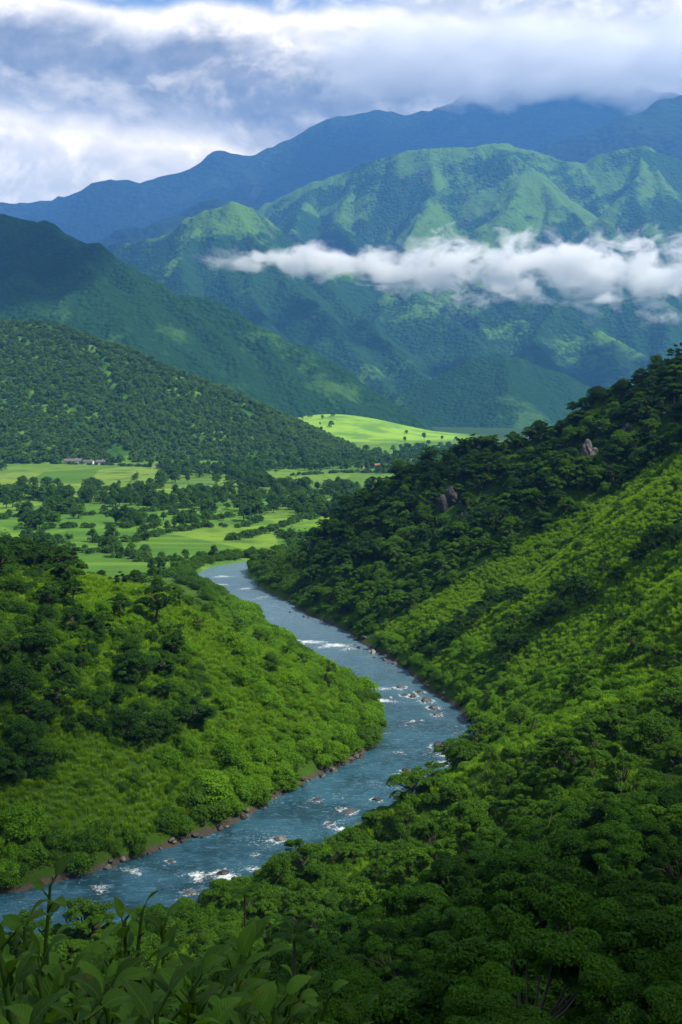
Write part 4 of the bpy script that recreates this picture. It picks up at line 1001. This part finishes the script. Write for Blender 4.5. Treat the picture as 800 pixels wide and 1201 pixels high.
def cloud_band():
    # a white bank lying against the mountain flank
    m, t, out, n, nl, x, y, z = cloud_mat('cloud_band', .02, .1, .0075, .5, 310, 1.5)
    # thickness envelope along x: thin wisps at the left end, thick at the right
    env = t.ramp(t.math('MULTIPLY_ADD', x, .5, .5), [(0, .06), (.06, .13), (.14, .10), (.20, .24), (.34, .30), (.50, .44), (.68, .52), (.85, .50), (1, .56)])
    zc = t.math('ADD', z, t.math('MULTIPLY_ADD', x, .22, .0))                # sags to the right
    zc = t.math('SUBTRACT', zc, t.math('MULTIPLY', t.math('SUBTRACT', nl, .5), .5))
    r = t.math('SQRT', t.math('ADD', t.math('POWER', t.math('DIVIDE', t.math('ABSOLUTE', zc), t.math('MULTIPLY', env, 1.02)), 2.0), t.math('MULTIPLY', y, y)))
    d = t.math('ADD', t.math('SUBTRACT', 1.0, r), t.math('MULTIPLY', t.math('SUBTRACT', n, .50), 6.0))
    edge = t.math('SUBTRACT', 1.0, t.step(t.math('MAXIMUM', t.math('ABSOLUTE', y), t.math('ABSOLUTE', z)), .86, .98))
    d = t.math('MULTIPLY', t.math('MULTIPLY', t.step(d, .15, .9), t.math('MULTIPLY', edge, t.step(x, -1.0, -.6))), .026)
    v = t.new('ShaderNodeVolumePrincipled', i_Density=d); v.inputs['Color'].default_value = (.985, .99, 1, 1); v.inputs['Anisotropy'].default_value = 0
    t.l.new(v.outputs[0], out.inputs['Volume']); m.cycles.volume_step_rate = .25 if False else 1.0
    Y = 4300; a = P(215, 388, Y); b = P(900, 240, Y); c = (a + b) / 2
    o = link('cloud', box('cloud', (-1, -1, -1), (1, 1, 1)), m)
    o.location = c; o.scale = ((b - a)[0] / 2, 170, abs((b - a)[2]) / 2)
    tag(o, 'long white cloud bank lying across the middle of the mountain flank', 'cloud')
cloud_band()

# ------------------------------------------------------------------ clouds added out of view above the frame, to throw shadows on the slopes
def overhead():
    import bmesh
    m, t, out = new_mat('cloud_mass')
    v = t.new('ShaderNodeVolumePrincipled'); v.inputs['Color'].default_value = (.985, .99, 1, 1); v.inputs['Density'].default_value = .011
    t.l.new(v.outputs[0], out.inputs['Volume']); m.cycles.homogeneous_volume = True
    g = np.random.default_rng(77)
    # where the shade falls (x, y, z), half sizes x, y
    spots = [(70, 35, 40, 340, 165, 'small unseen cloud overhead, added to shade the nearest slope'),
             (-75, 195, 10, 75, 62, 'unseen wisp of cloud overhead, added to shade the lower left bank'),
             (110, 470, 60, 150, 50, 'narrow unseen cloud overhead, added to shade the dark right ridge'),
             (-1000, 2850, 250, 330, 260, 'unseen cloud overhead, added to shade the middle of the left range'),
             (-900, 1760, 140, 240, 150, 'unseen cloud overhead, added to shade the top of the wooded hill'),
             (-650, 6000, 900, 1000, 500, 'broad cloud overhead, shading the left flank of the main mountain')]
    for (x, y, z, a, b, lab) in spots:
        top = 4050; L = (top - z) / sdir.z
        c = np.array([x, y, z]) + np.array(sdir) * L
        bm = bmesh.new(); n = 7
        for i in range(n):
            q = g.uniform(-.75, .75), g.uniform(-.7, .7)
            r = (1 - .5 * abs(q[0])) * g.uniform(.45, .75)
            bmesh.ops.create_icosphere(bm, subdivisions=3, radius=1, matrix=__import__('mathutils').Matrix.Translation((q[0] * a * .8, q[1] * b * .7, 0)) @ __import__('mathutils').Matrix.Diagonal((a * r, b * (r + .2), min(a, b) * (.5 if b == 165 else .35), 1)))
        for v_ in bm.verts:
            nn = float(fbm(np.array([v_.co.x / (a * .2)]), np.array([v_.co.y / (b * .3) + v_.co.z / 60]), 3, 3)[0]); v_.co *= 1 + .14 * nn
        me = bpy.data.meshes.new('cloud'); bm.to_mesh(me); bm.free()
        o = link('cloud', me, m); o.location = c
        tag(o, lab, 'cloud', 'unseen shade clouds added overhead')
overhead()

def cloud_cap():
    # the low edge of the cloud deck, hiding the far summits
    m, t, out, n, nl, x, y, z = cloud_mat('cloud_cap', .02, .1, .0022, .5, 910, 2.0)
    under = t.math('ADD', z, t.math('MULTIPLY', t.math('SUBTRACT', nl, .5), .9))
    lo = t.step(t.math('ADD', under, t.math('MULTIPLY', x, .12)), -.62, .25)
    side = t.math('SUBTRACT', 1.0, t.step(t.math('ABSOLUTE', x), .55, .98))
    side = t.math('MULTIPLY', side, t.math('SUBTRACT', 1.0, t.step(t.math('ABSOLUTE', y), .6, .98)))
    top = t.math('SUBTRACT', 1.0, t.step(z, .35, .97))
    e = t.math('MULTIPLY', t.math('MULTIPLY', lo, side), top)
    d = t.step(t.math('ADD', e, t.math('MULTIPLY', t.math('SUBTRACT', n, .5), 3.2)), .35, 1.0)
    d = t.math('MULTIPLY', t.math('MULTIPLY', d, t.step(e, .02, .25)), .0035)
    v = t.new('ShaderNodeVolumePrincipled', i_Density=d); v.inputs['Color'].default_value = (.98, .985, 1, 1)
    t.l.new(v.outputs[0], out.inputs['Volume'])
    Y = 9300; a = P(300, 165, Y); b = P(980, 20, Y); c = (a + b) / 2
    o = link('cloud', box('cloud', (-1, -1, -1), (1, 1, 1)), m)
    o.location = c; o.scale = ((b - a)[0] / 2, 900, abs((b - a)[2]) / 2)
    tag(o, 'grey cloud cap hiding the summit of the farthest mountain', 'cloud')
cloud_cap()

# ------------------------------------------------------------------ rocks
def rock_mesh(seed, w, h, sub=3):
    import bmesh
    bm = bmesh.new(); bmesh.ops.create_icosphere(bm, subdivisions=sub, radius=1)
    g = np.random.default_rng(seed); co = np.array([v.co for v in bm.verts])
    for k in range(9):                                           # planar facets, as broken stone has
        nrm = g.normal(size=3); nrm /= np.linalg.norm(nrm); dd = co @ nrm; lim = .62 + .25 * g.random()
        co = co - np.maximum(dd - lim, 0)[:, None] * nrm * .9
    co = co * (1 + .09 * fbm(co[:, 0] * 2 + seed, co[:, 1] * 2 + co[:, 2], 3, seed))[:, None]
    ax = g.uniform(.7, 1.0); co = co * np.array([w, w * ax, h * .9]) ; co[:, 2] += h * .1
    for v, c in zip(bm.verts, co): v.co = c
    me = bpy.data.meshes.new('rock'); bm.to_mesh(me); bm.free()
    for p in me.polygons: p.use_smooth = False
    return me
M['rock_pale'] = rock_mat('pale_rock', (.07, .066, .062), (.26, .25, .235), 1.0, True)
M['rock_red'] = rock_mat('red_rock', (.028, .026, .024), (.085, .076, .068), 1.0, True)
def rocks():
    g = np.random.default_rng(21)
    for i, (px, py, w, h, lab) in enumerate(ROCKS):
        Y = CAMZ * F / (py - HY); X = (px - HX) / F * Y
        mt = M['rock_pale'] if 'pale' in lab else M['rock_red'] if ('red' in lab or 'brown' in lab) else M['rock']
        f_ = .72 if 'spit' in lab else .88
        o = link('rock', rock_mesh(100 + i, w * f_, h * .95 * f_), mt); o.location = (X, Y, -.1); o.rotation_euler.z = g.random() * 6.28
        tag(o, lab, 'rock', 'rocks standing in the river')
    # stones along the banks: (px, py) lines at the water's edge
    banks = [([(400, 922), (425, 900), (447, 882), (453, 868)], 46, .45, 1.1, 'grey brown stone of the stony left bank below the bend'),
             ([(225, 985), (300, 962), (360, 935), (395, 922)], 26, .4, 1.0, 'dark stone under the shaded bushes of the left bank'),
             ([(388, 752), (405, 762), (425, 772), (440, 782)], 22, .6, 1.5, 'pale brown stone at the right bank above the boulder spit'),
             ([(500, 806), (515, 832), (545, 868)], 12, .6, 1.3, 'brown stone at the right bank beside the boulder spit'),
             ([(330, 716), (360, 728), (385, 748)], 10, .5, 1.1, 'small stone at the right bank of the upper reach'),
             ([(60, 1040), (140, 1012), (215, 988)], 16, .4, .9, 'wet stone at the dark lower left bank')]
    protos = [rock_mesh(300 + k, 1, .8, 2) for k in range(6)]
    for bi, (ln, n, r0, r1, lab) in enumerate(banks):
        W = np.array([[(a - HX) / F * (CAMZ * F / (c - HY)), CAMZ * F / (c - HY)] for a, c in ln]); seg = np.r_[0, np.cumsum(np.hypot(*np.diff(W, axis=0).T))]
        for k in range(n):
            t = g.random() * seg[-1]; X = np.interp(t, seg, W[:, 0]); Y = np.interp(t, seg, W[:, 1])
            d, s_, side = river_coords(np.array([X]), np.array([Y])); q = np.argmin(np.hypot(RL[:, 0] - X, RL[:, 1] - Y)); c = RL[q]
            dr = np.array([X, Y]) - c; dr /= np.linalg.norm(dr) + 1e-9; tgt = half_width(s_)[0] + g.normal() * .55 - .1
            X, Y = c[0] + dr[0] * tgt, c[1] + dr[1] * tgt; r = r0 + (r1 - r0) * g.random() ** 2
            me = protos[int(g.integers(0, 6))].copy(); me.materials.append([M['rock'], M['rock_red'], M['rock_pale']][int(g.integers(0, 3))])
            o = link('rock', me); o.location = (X, Y, max(float(gz(X, Y)), -.1) + .1 * r); o.scale = (r, r, r * g.uniform(.7, 1.1)); o.rotation_euler = (g.normal() * .3, g.normal() * .3, g.random() * 6.28)
            tag(o, ('large ' if r > (r0 + r1) * .45 else 'small ' if r < r0 * 1.15 else 'middling ') + {'river_rock': 'dark ', 'red_rock': 'brown ', 'pale_rock': 'pale '}[me.materials[0].name] + lab.replace('grey brown ', '').replace('dark stone', 'stone').replace('pale brown ', '').replace('brown ', '').replace('small ', ''), 'rock', 'stones of the river banks, ' + ['lower left bend', 'shaded left bank', 'right bank upstream', 'boulder spit bank', 'upper reach', 'lowest left bank'][bi])
    # crags breaking through the right ridge forest
    for i, (px, py, wpx, hpx, lab) in enumerate([(533, 585, 26, 40, 'grey cliff face low on the dark right ridge'), (692, 527, 16, 38, 'narrow grey crag higher on the right ridge'), (737, 500, 14, 16, 'small grey crag near the top of the right ridge'), (548, 605, 14, 14, 'little crag beside the large cliff face')]):
        best = None
        for Y in np.arange(300, 520, 1.0):                       # where the line of sight meets the ridge
            X = (px - HX) / F * Y; z = CAMZ - (py + hpx * .35 - HY) / F * Y
            if gz(X, Y) > z: best = (X, Y); break
        if best is None: continue
        X, Y = best; w = wpx / F * Y / 2; h = hpx / F * Y / 2
        import bmesh
        gg = np.random.default_rng(50 + i); bm = bmesh.new()
        for k in range(11):                                       # a broken face: upright slabs side by side, stepped
            pm = rock_mesh(600 + 20 * i + k, w * gg.uniform(.32, .6), h * gg.uniform(.4, .8)); u = gg.uniform(-1, 1)
            pm.transform(__import__('mathutils').Matrix.Translation((u * w * .95, gg.uniform(-.2, .5) * w + abs(u) * w * .3, -abs(u) * h * .5 + gg.uniform(-.35, .35) * h)) @ __import__('mathutils').Matrix.Rotation(gg.normal() * .12 - .12, 4, 'Y')); bm.from_mesh(pm)
        me = bpy.data.meshes.new('cliff'); bm.to_mesh(me); bm.free()
        o = link('cliff', me, M['cliff']); o.location = (X, Y + w * .5, float(gz(X, Y)) + h * .55)
        tag(o, lab, 'cliff', 'crags on the right ridge')
rocks()

# ------------------------------------------------------------------ broad leaved plants right below the viewpoint
def blade(g, base, dirv, L, W, droop, cup=.25, nu=9, nv=5):
    """one pointed broad leaf with a fold along the midrib, arching over"""
    d = np.array(dirv, float); d /= np.linalg.norm(d); side = np.cross(d, [0, 0, 1.0]); side /= np.linalg.norm(side) + 1e-9
    roll = g.normal() * .35; up = np.cross(side, d); side, up = side * math.cos(roll) + up * math.sin(roll), up * math.cos(roll) - side * math.sin(roll)
    V = []; p = np.array(base, float); st = L / (nu - 1); ang = 0
    for i in range(nu):
        t = i / (nu - 1); w = W * .5 * (math.sin(math.pi * min(1, t * .96 + .04) ** .72) ** .85) * (1 if t < 1 else .02)
        dd = d * math.cos(ang) - up * math.sin(ang); uu = up * math.cos(ang) + d * math.sin(ang)
        for j in range(nv):
            q = j / (nv - 1) * 2 - 1
            V.append(p + side * q * w + uu * (abs(q) * w * cup + .02 * L * math.sin(9 * t + 3 * q)))
        p = p + dd * st; ang += droop / (nu - 1)
    return np.array(V), grid_faces(nv, nu)
def broad_plant(seed, h, nleaf, size):
    size *= .40; nleaf = int(nleaf * 3.8)
    g = np.random.default_rng(seed); fol = []; st = []
    lean = g.normal(size=2) * .12
    for k in range(g.integers(3, 6)):
        hh = h * (1 if k == 0 else g.uniform(.62, .97)); o = g.normal(size=2) * .22
        top_ = 0; top = np.array([o[0] + lean[0] * hh + g.normal() * .1, o[1] + lean[1] * hh, hh]); b = np.array([o[0] * .5, o[1] * .5, -.3])
        st.append(tube([b, b * .5 + top * .5 + [.03, 0, 0], top], [.022, .018, .009], 6)); n = max(5, nleaf // 2)
        for i in range(n):
            t = 1 - (i / n) * min(.8, 1.3 / hh); p = b + (top - b) * t; an = i * 2.4 + g.random() * .8
            el = .9 - .7 * (i / n) + g.normal() * .25; dv = np.array([math.cos(an) * math.cos(el), math.sin(an) * math.cos(el), math.sin(el)])
            pet = size * g.uniform(.25, .6); q = p + dv * pet; st.append(tube([p, q], [.007, .005], 4))
            fol.append(blade(g, q, dv, size * g.uniform(.7, 1.25), size * g.uniform(.38, .62), g.uniform(.5, 1.6)))
    return join(fol), join(st)
def broad_mat():
    m, t, out = new_mat('broad_leaf')
    at = t.new('ShaderNodeAttribute', attribute_name='vein'); sp = t.new('ShaderNodeSeparateXYZ', i_0=at.outputs['Vector']); u, q, r = sp.outputs
    tc = t.new('ShaderNodeTexCoord'); n = t.noise(tc.outputs['Object'], 14, 5, .65); oi = t.new('ShaderNodeObjectInfo')
    aq = t.math('ABSOLUTE', q)
    rib = t.math('SUBTRACT', 1.0, t.step(aq, .02, .09))
    side = t.math('POWER', t.math('ABSOLUTE', t.math('SINE', t.math('MULTIPLY', t.math('SUBTRACT', u, t.math('MULTIPLY', aq, .22)), 34.0))), 6.0)
    c = t.mix(t.math('ADD', t.math('MULTIPLY', r, .8), t.math('MULTIPLY', n, .3), clamp=True), (.010, .048, .003), (.105, .260, .012))
    c = t.mix(t.math('MULTIPLY', side, .10), c, (.10, .20, .03)); c = t.mix(t.math('MULTIPLY', rib, .6), c, (.16, .27, .06))
    spots = t.math('MULTIPLY', t.step(t.math('ADD', n, t.math('MULTIPLY', aq, .12)), .66, .74), .8)
    c = t.mix(spots, c, (.13, .09, .02))
    b = t.new('ShaderNodeBump', i_Strength=.35, i_Distance=.006, i_Height=t.math('SUBTRACT', n, t.math('ADD', side, rib)))
    p = t.new('ShaderNodeBsdfPrincipled', i_Base_Color=c, i_Roughness=.5, i_Normal=b.outputs[0]); p.inputs['Specular IOR Level'].default_value = .18
    tr = t.new('ShaderNodeBsdfTranslucent', i_Color=t.mix(.4, c, (.16, .26, .01)))
    mx = t.new('ShaderNodeMixShader', i_0=.45, i_1=p.outputs[0], i_2=tr.outputs[0]); t.l.new(mx.outputs[0], out.inputs[0]); return m
M['broad'] = broad_mat()
M['stem'] = leaf_mat('green_stem', (.03, .08, .01), (.06, .13, .02), .1)
def broad_plants():
    g = np.random.default_rng(33)
    spec = [(-10, 6.0, 1075, .42), (38, 4.4, 1022, .26), (20, 5.0, 1100, .34), (70, 5.6, 1085, .36), (105, 5.0, 1092, .40), (150, 5.8, 1088, .36), (165, 4.6, 1118, .38), (205, 5.4, 1076, .36), (235, 4.7, 1120, .34),
            (270, 5.2, 1128, .40), (60, 4.0, 1140, .36), (120, 3.9, 1150, .38), (20, 3.6, 1150, .36), (190, 4.0, 1152, .38), (250, 4.2, 1160, .36), (310, 4.6, 1150, .42), (345, 5.0, 1160, .40), (385, 4.8, 1178, .36), (430, 5.2, 1165, .44), (300, 3.8, 1180, .36), (150, 3.3, 1178, .34), (80, 3.2, 1175, .34), (0, 3.2, 1180, .34),
            (220, 3.4, 1186, .34), (360, 4.0, 1192, .36), (455, 4.8, 1192, .38), (-20, 4.2, 1120, .36), (90, 6.6, 1108, .40), (180, 6.8, 1112, .40), (300, 6.6, 1150, .40), (400, 6.4, 1172, .40), (500, 6.0, 1196, .4), (240, 7.2, 1118, .40), (40, 7.2, 1100, .42)]
    g2 = np.random.default_rng(34)
    spec = [q_ for q_ in spec if q_[0] < 290]
    spec += [(px_, 5.5, tp_, .36) for px_, tp_ in ((-15, 1050), (5, 1068), (25, 1078), (50, 1085), (75, 1094), (-30, 1060))]
    spec += [(float(g2.uniform(-20, 300)), float(g2.uniform(3.6, 8)), float(0), float(g2.uniform(.30, .44))) for _ in range(80)]
    spec = [(a_, b_, c_ if c_ else float(np.interp(a_, [0, 230, 330, 480], [1098, 1128, 1182, 1195]) + g2.uniform(0, 90)), d_) for a_, b_, c_, d_ in spec]
    look = ['broad leaved plant', 'arching large leaved plant', 'glossy leaved plant', 'tall stalked broad leaved plant']
    for i, (px, D, top, sz) in enumerate(spec):
        X = (px - HX) / F * D; zt = CAMZ - (top - HY) / F * D; b = float(gz(X, D)); h = max(zt - b - sz * .35, .5)
        (fv, fq), (sv, sq) = broad_plant(400 + i, h, 12, sz)
        r = bpy.data.objects.new('broadleaf_plant', None); COL.objects.link(r); r.location = (X, D, b); r.empty_display_size = .2
        fm = mesh_np('foliage', fv, fq, True); nlv = len(fv) // 45; gr = np.random.default_rng(900 + i).random(nlv)
        uu, qq = np.meshgrid(np.linspace(0, 1, 9), np.linspace(-1, 1, 5), indexing='ij'); vv = np.stack([np.tile(uu.ravel(), nlv), np.tile(qq.ravel(), nlv), np.repeat(gr, 45)], 1)
        fa_ = fm.attributes.new('vein', 'FLOAT_VECTOR', 'POINT'); fa_.data.foreach_set('vector', vv.astype(np.float32).ravel()); link('foliage', fm, M['broad'], r); link('stem', mesh_np('stem', sv, sq, True), M['stem'], r)
        row = 'against the water' if top < 1095 else 'just under the water line' if top < 1130 else 'midway in the leafy corner' if top < 1165 else 'at the picture bottom'
        tag(r, '%s %s, about %s from left edge' % (look[i % 4], row, ['nothing', 'a tenth', 'a fifth', 'three tenths', 'two fifths', 'half', 'three fifths'][max(0, min(6, round(px / 80)))]), 'plant', 'broad leaved plants below the viewpoint')
broad_plants()
def fern(seed, n=11, L=1.6):
    g = np.random.default_rng(seed); fr = []; rb = []
    for k in range(n):
        an = k * 2.4 + g.random() * .5; el = g.uniform(.5, 1.15); p = np.zeros(3); d = np.array([math.cos(an) * math.cos(el), math.sin(an) * math.cos(el), math.sin(el)]); line = [p.copy()]; N = 22
        sd_ = np.array([-math.sin(an), math.cos(an), 0]); ll = L * g.uniform(.75, 1.1)
        for i in range(N):
            p = p + d * ll / N; d = d + np.array([0, 0, -.062 - .02 * g.random()]); d /= np.linalg.norm(d); line.append(p.copy())
            if i > 2:
                t = i / N; w = ll * .30 * math.sin(math.pi * (.12 + .88 * t) ** .9) + .02
                for s_ in (-1, 1):
                    q = p + sd_ * s_ * w + d * w * .35 + np.array([0, 0, -.25 * w]); e = d * ll / N * .42
                    k0 = len(fr); fr.append((np.array([p - e, p + e, q + e * .1, q - e * .1]), np.array([[0, 1, 2, 3]])))
        rb.append(tube(line[::3], np.linspace(.014, .004, len(line[::3])), 4))
    return join(fr), join(rb)
def ferns():
    for i, (px, py, Y, L, lab) in enumerate([(345, 1100, 40, 1.0, 'fern with long hanging fronds below the lowest rapids'), (287, 1050, 75, 1.3, 'lone palm like sapling standing against the rapids')]):
        X = (px - HX) / F * Y; z = CAMZ - (py - HY) / F * Y; b = float(gz(X, Y)); (fv, fq), (rv, rq) = fern(700 + i, 13, L)
        hh = max(z - b, .4); r = bpy.data.objects.new('tree_fern', None); COL.objects.link(r); r.location = (X, Y, b); r.empty_display_size = .2
        fv = fv + [0, 0, hh]; rv = rv + [0, 0, hh]
        link('fronds', mesh_np('fronds', fv, fq), M['leaf_near'], r); link('rib', mesh_np('rib', rv, rq, True), M['stem'], r)
        tv, tq = tube([(0, 0, -.3), (.05, 0, hh * .5), (0, 0, hh + .05)], [.09, .07, .06], 8); link('trunk', mesh_np('trunk', tv, tq, True), M['bark'], r)
        tag(r, lab, 'fern', 'ferns of the near slope')
ferns()

# ------------------------------------------------------------------ farm buildings at the far edge of the pastures
def plain_mat(name, c, rough=.8, c2=None, sc=1.0):
    m, t, out = new_mat(name); tc = t.new('ShaderNodeTexCoord'); n = t.noise(tc.outputs['Object'], sc, 5, .6)
    col = t.mix(n, tuple(v * .75 for v in c), c2 or tuple(min(1, v * 1.15) for v in c))
    p = t.new('ShaderNodeBsdfPrincipled', i_Base_Color=col, i_Roughness=rough); t.l.new(p.outputs[0], out.inputs[0]); return m
M['white_wall'] = plain_mat('white_wall', (.72, .70, .66)); M['pink_wall'] = plain_mat('pink_wall', (.55, .36, .30)); M['roof_dark'] = plain_mat('roof_dark', (.12, .10, .10)); M['roof_red'] = plain_mat('roof_red', (.30, .11, .07)); M['glass'] = plain_mat('window_glass', (.03, .04, .05), .15); M['wood'] = plain_mat('door_wood', (.12, .07, .04))
def house(px, py, L, W, h, rh, rot, wall, roof, lab, nwin=5):
    Y = CAMZ * F / (py - HY); X = (px - HX) / F * Y; r = bpy.data.objects.new('farmhouse', None); COL.objects.link(r); r.location = (X, Y, float(gz(X, Y)) - .1); r.rotation_euler.z = rot
    link('wall', box('wall', (-L / 2, -W / 2, -.5), (L / 2, W / 2, h)), wall, r)
    a, b, t = L / 2 + .5, W / 2 + .6, .22
    V = np.array([(-a, -b, h - .1), (a, -b, h - .1), (a, 0, h + rh), (-a, 0, h + rh), (a, b, h - .1), (-a, b, h - .1)], float); V = np.r_[V, V + [0, 0, t]]
    Q = np.array([(0, 1, 2, 3), (3, 2, 4, 5), (6, 9, 8, 7), (9, 11, 10, 8), (0, 6, 7, 1), (5, 4, 10, 11), (1, 7, 8, 2), (2, 8, 10, 4), (0, 3, 9, 6), (3, 5, 11, 9)])
    rf = link('roof', mesh_np('roof', V, Q), roof, r)
    gv = np.array([(-L / 2, -W / 2, h), (-L / 2, W / 2, h), (-L / 2, 0, h + rh - .1), (L / 2, -W / 2, h), (L / 2, W / 2, h), (L / 2, 0, h + rh - .1)], float); link('gable', mesh_np('gable', gv, np.array([(0, 2, 1), (3, 4, 5)])), wall, r)
    link('chimney', box('chimney', (L * .2, -.4, h + rh * .5), (L * .2 + .8, .4, h + rh + .9)), wall, rf)
    for k in range(nwin):
        x = -L / 2 + L * (k + .5) / nwin
        if k == nwin // 2: link('door', box('door', (x - .5, -W / 2 - .06, -.1), (x + .5, -W / 2 - .002, 2.1)), M['wood'], r)
        else: link('window', box('window', (x - .6, -W / 2 - .05, 1.0), (x + .6, -W / 2 - .002, 2.1)), M['glass'], r)
house(86, 546.5, 20, 8, 3.6, 2.6, .12, M['white_wall'], M['roof_dark'], '')
house(104, 547, 12, 7, 3.2, 1.8, -.1, M['white_wall'], M['roof_dark'], '', 3)
house(118, 547.5, 11, 7, 3.4, 1.9, .2, M['white_wall'], M['roof_dark'], '', 3)
house(188, 552, 10, 6, 3.2, 1.8, .1, M['white_wall'], M['roof_dark'], '', 3)
house(431, 551.5, 13, 8, 4.0, 2.4, .3, M['pink_wall'], M['roof_red'], '', 3)
house(442, 552, 9, 7, 3.4, 2.0, -.2, M['white_wall'], M['roof_red'], '', 3)
for o, l in zip([o for o in COL.objects if o.name.startswith('farmhouse')], ['longest white farmhouse under a dark roof, leftmost by the far field', 'white farmhouse with a dark roof in the middle of the row', 'white farmhouse with a dark roof at the right end of the row',
        'small lone white house right of the far bright field', 'pinkish farmhouse with a red roof by the far lit hill', 'small white house with a red roof beside the pinkish farmhouse']): tag(o, l, 'farmhouse', 'farmhouses at the far fields')
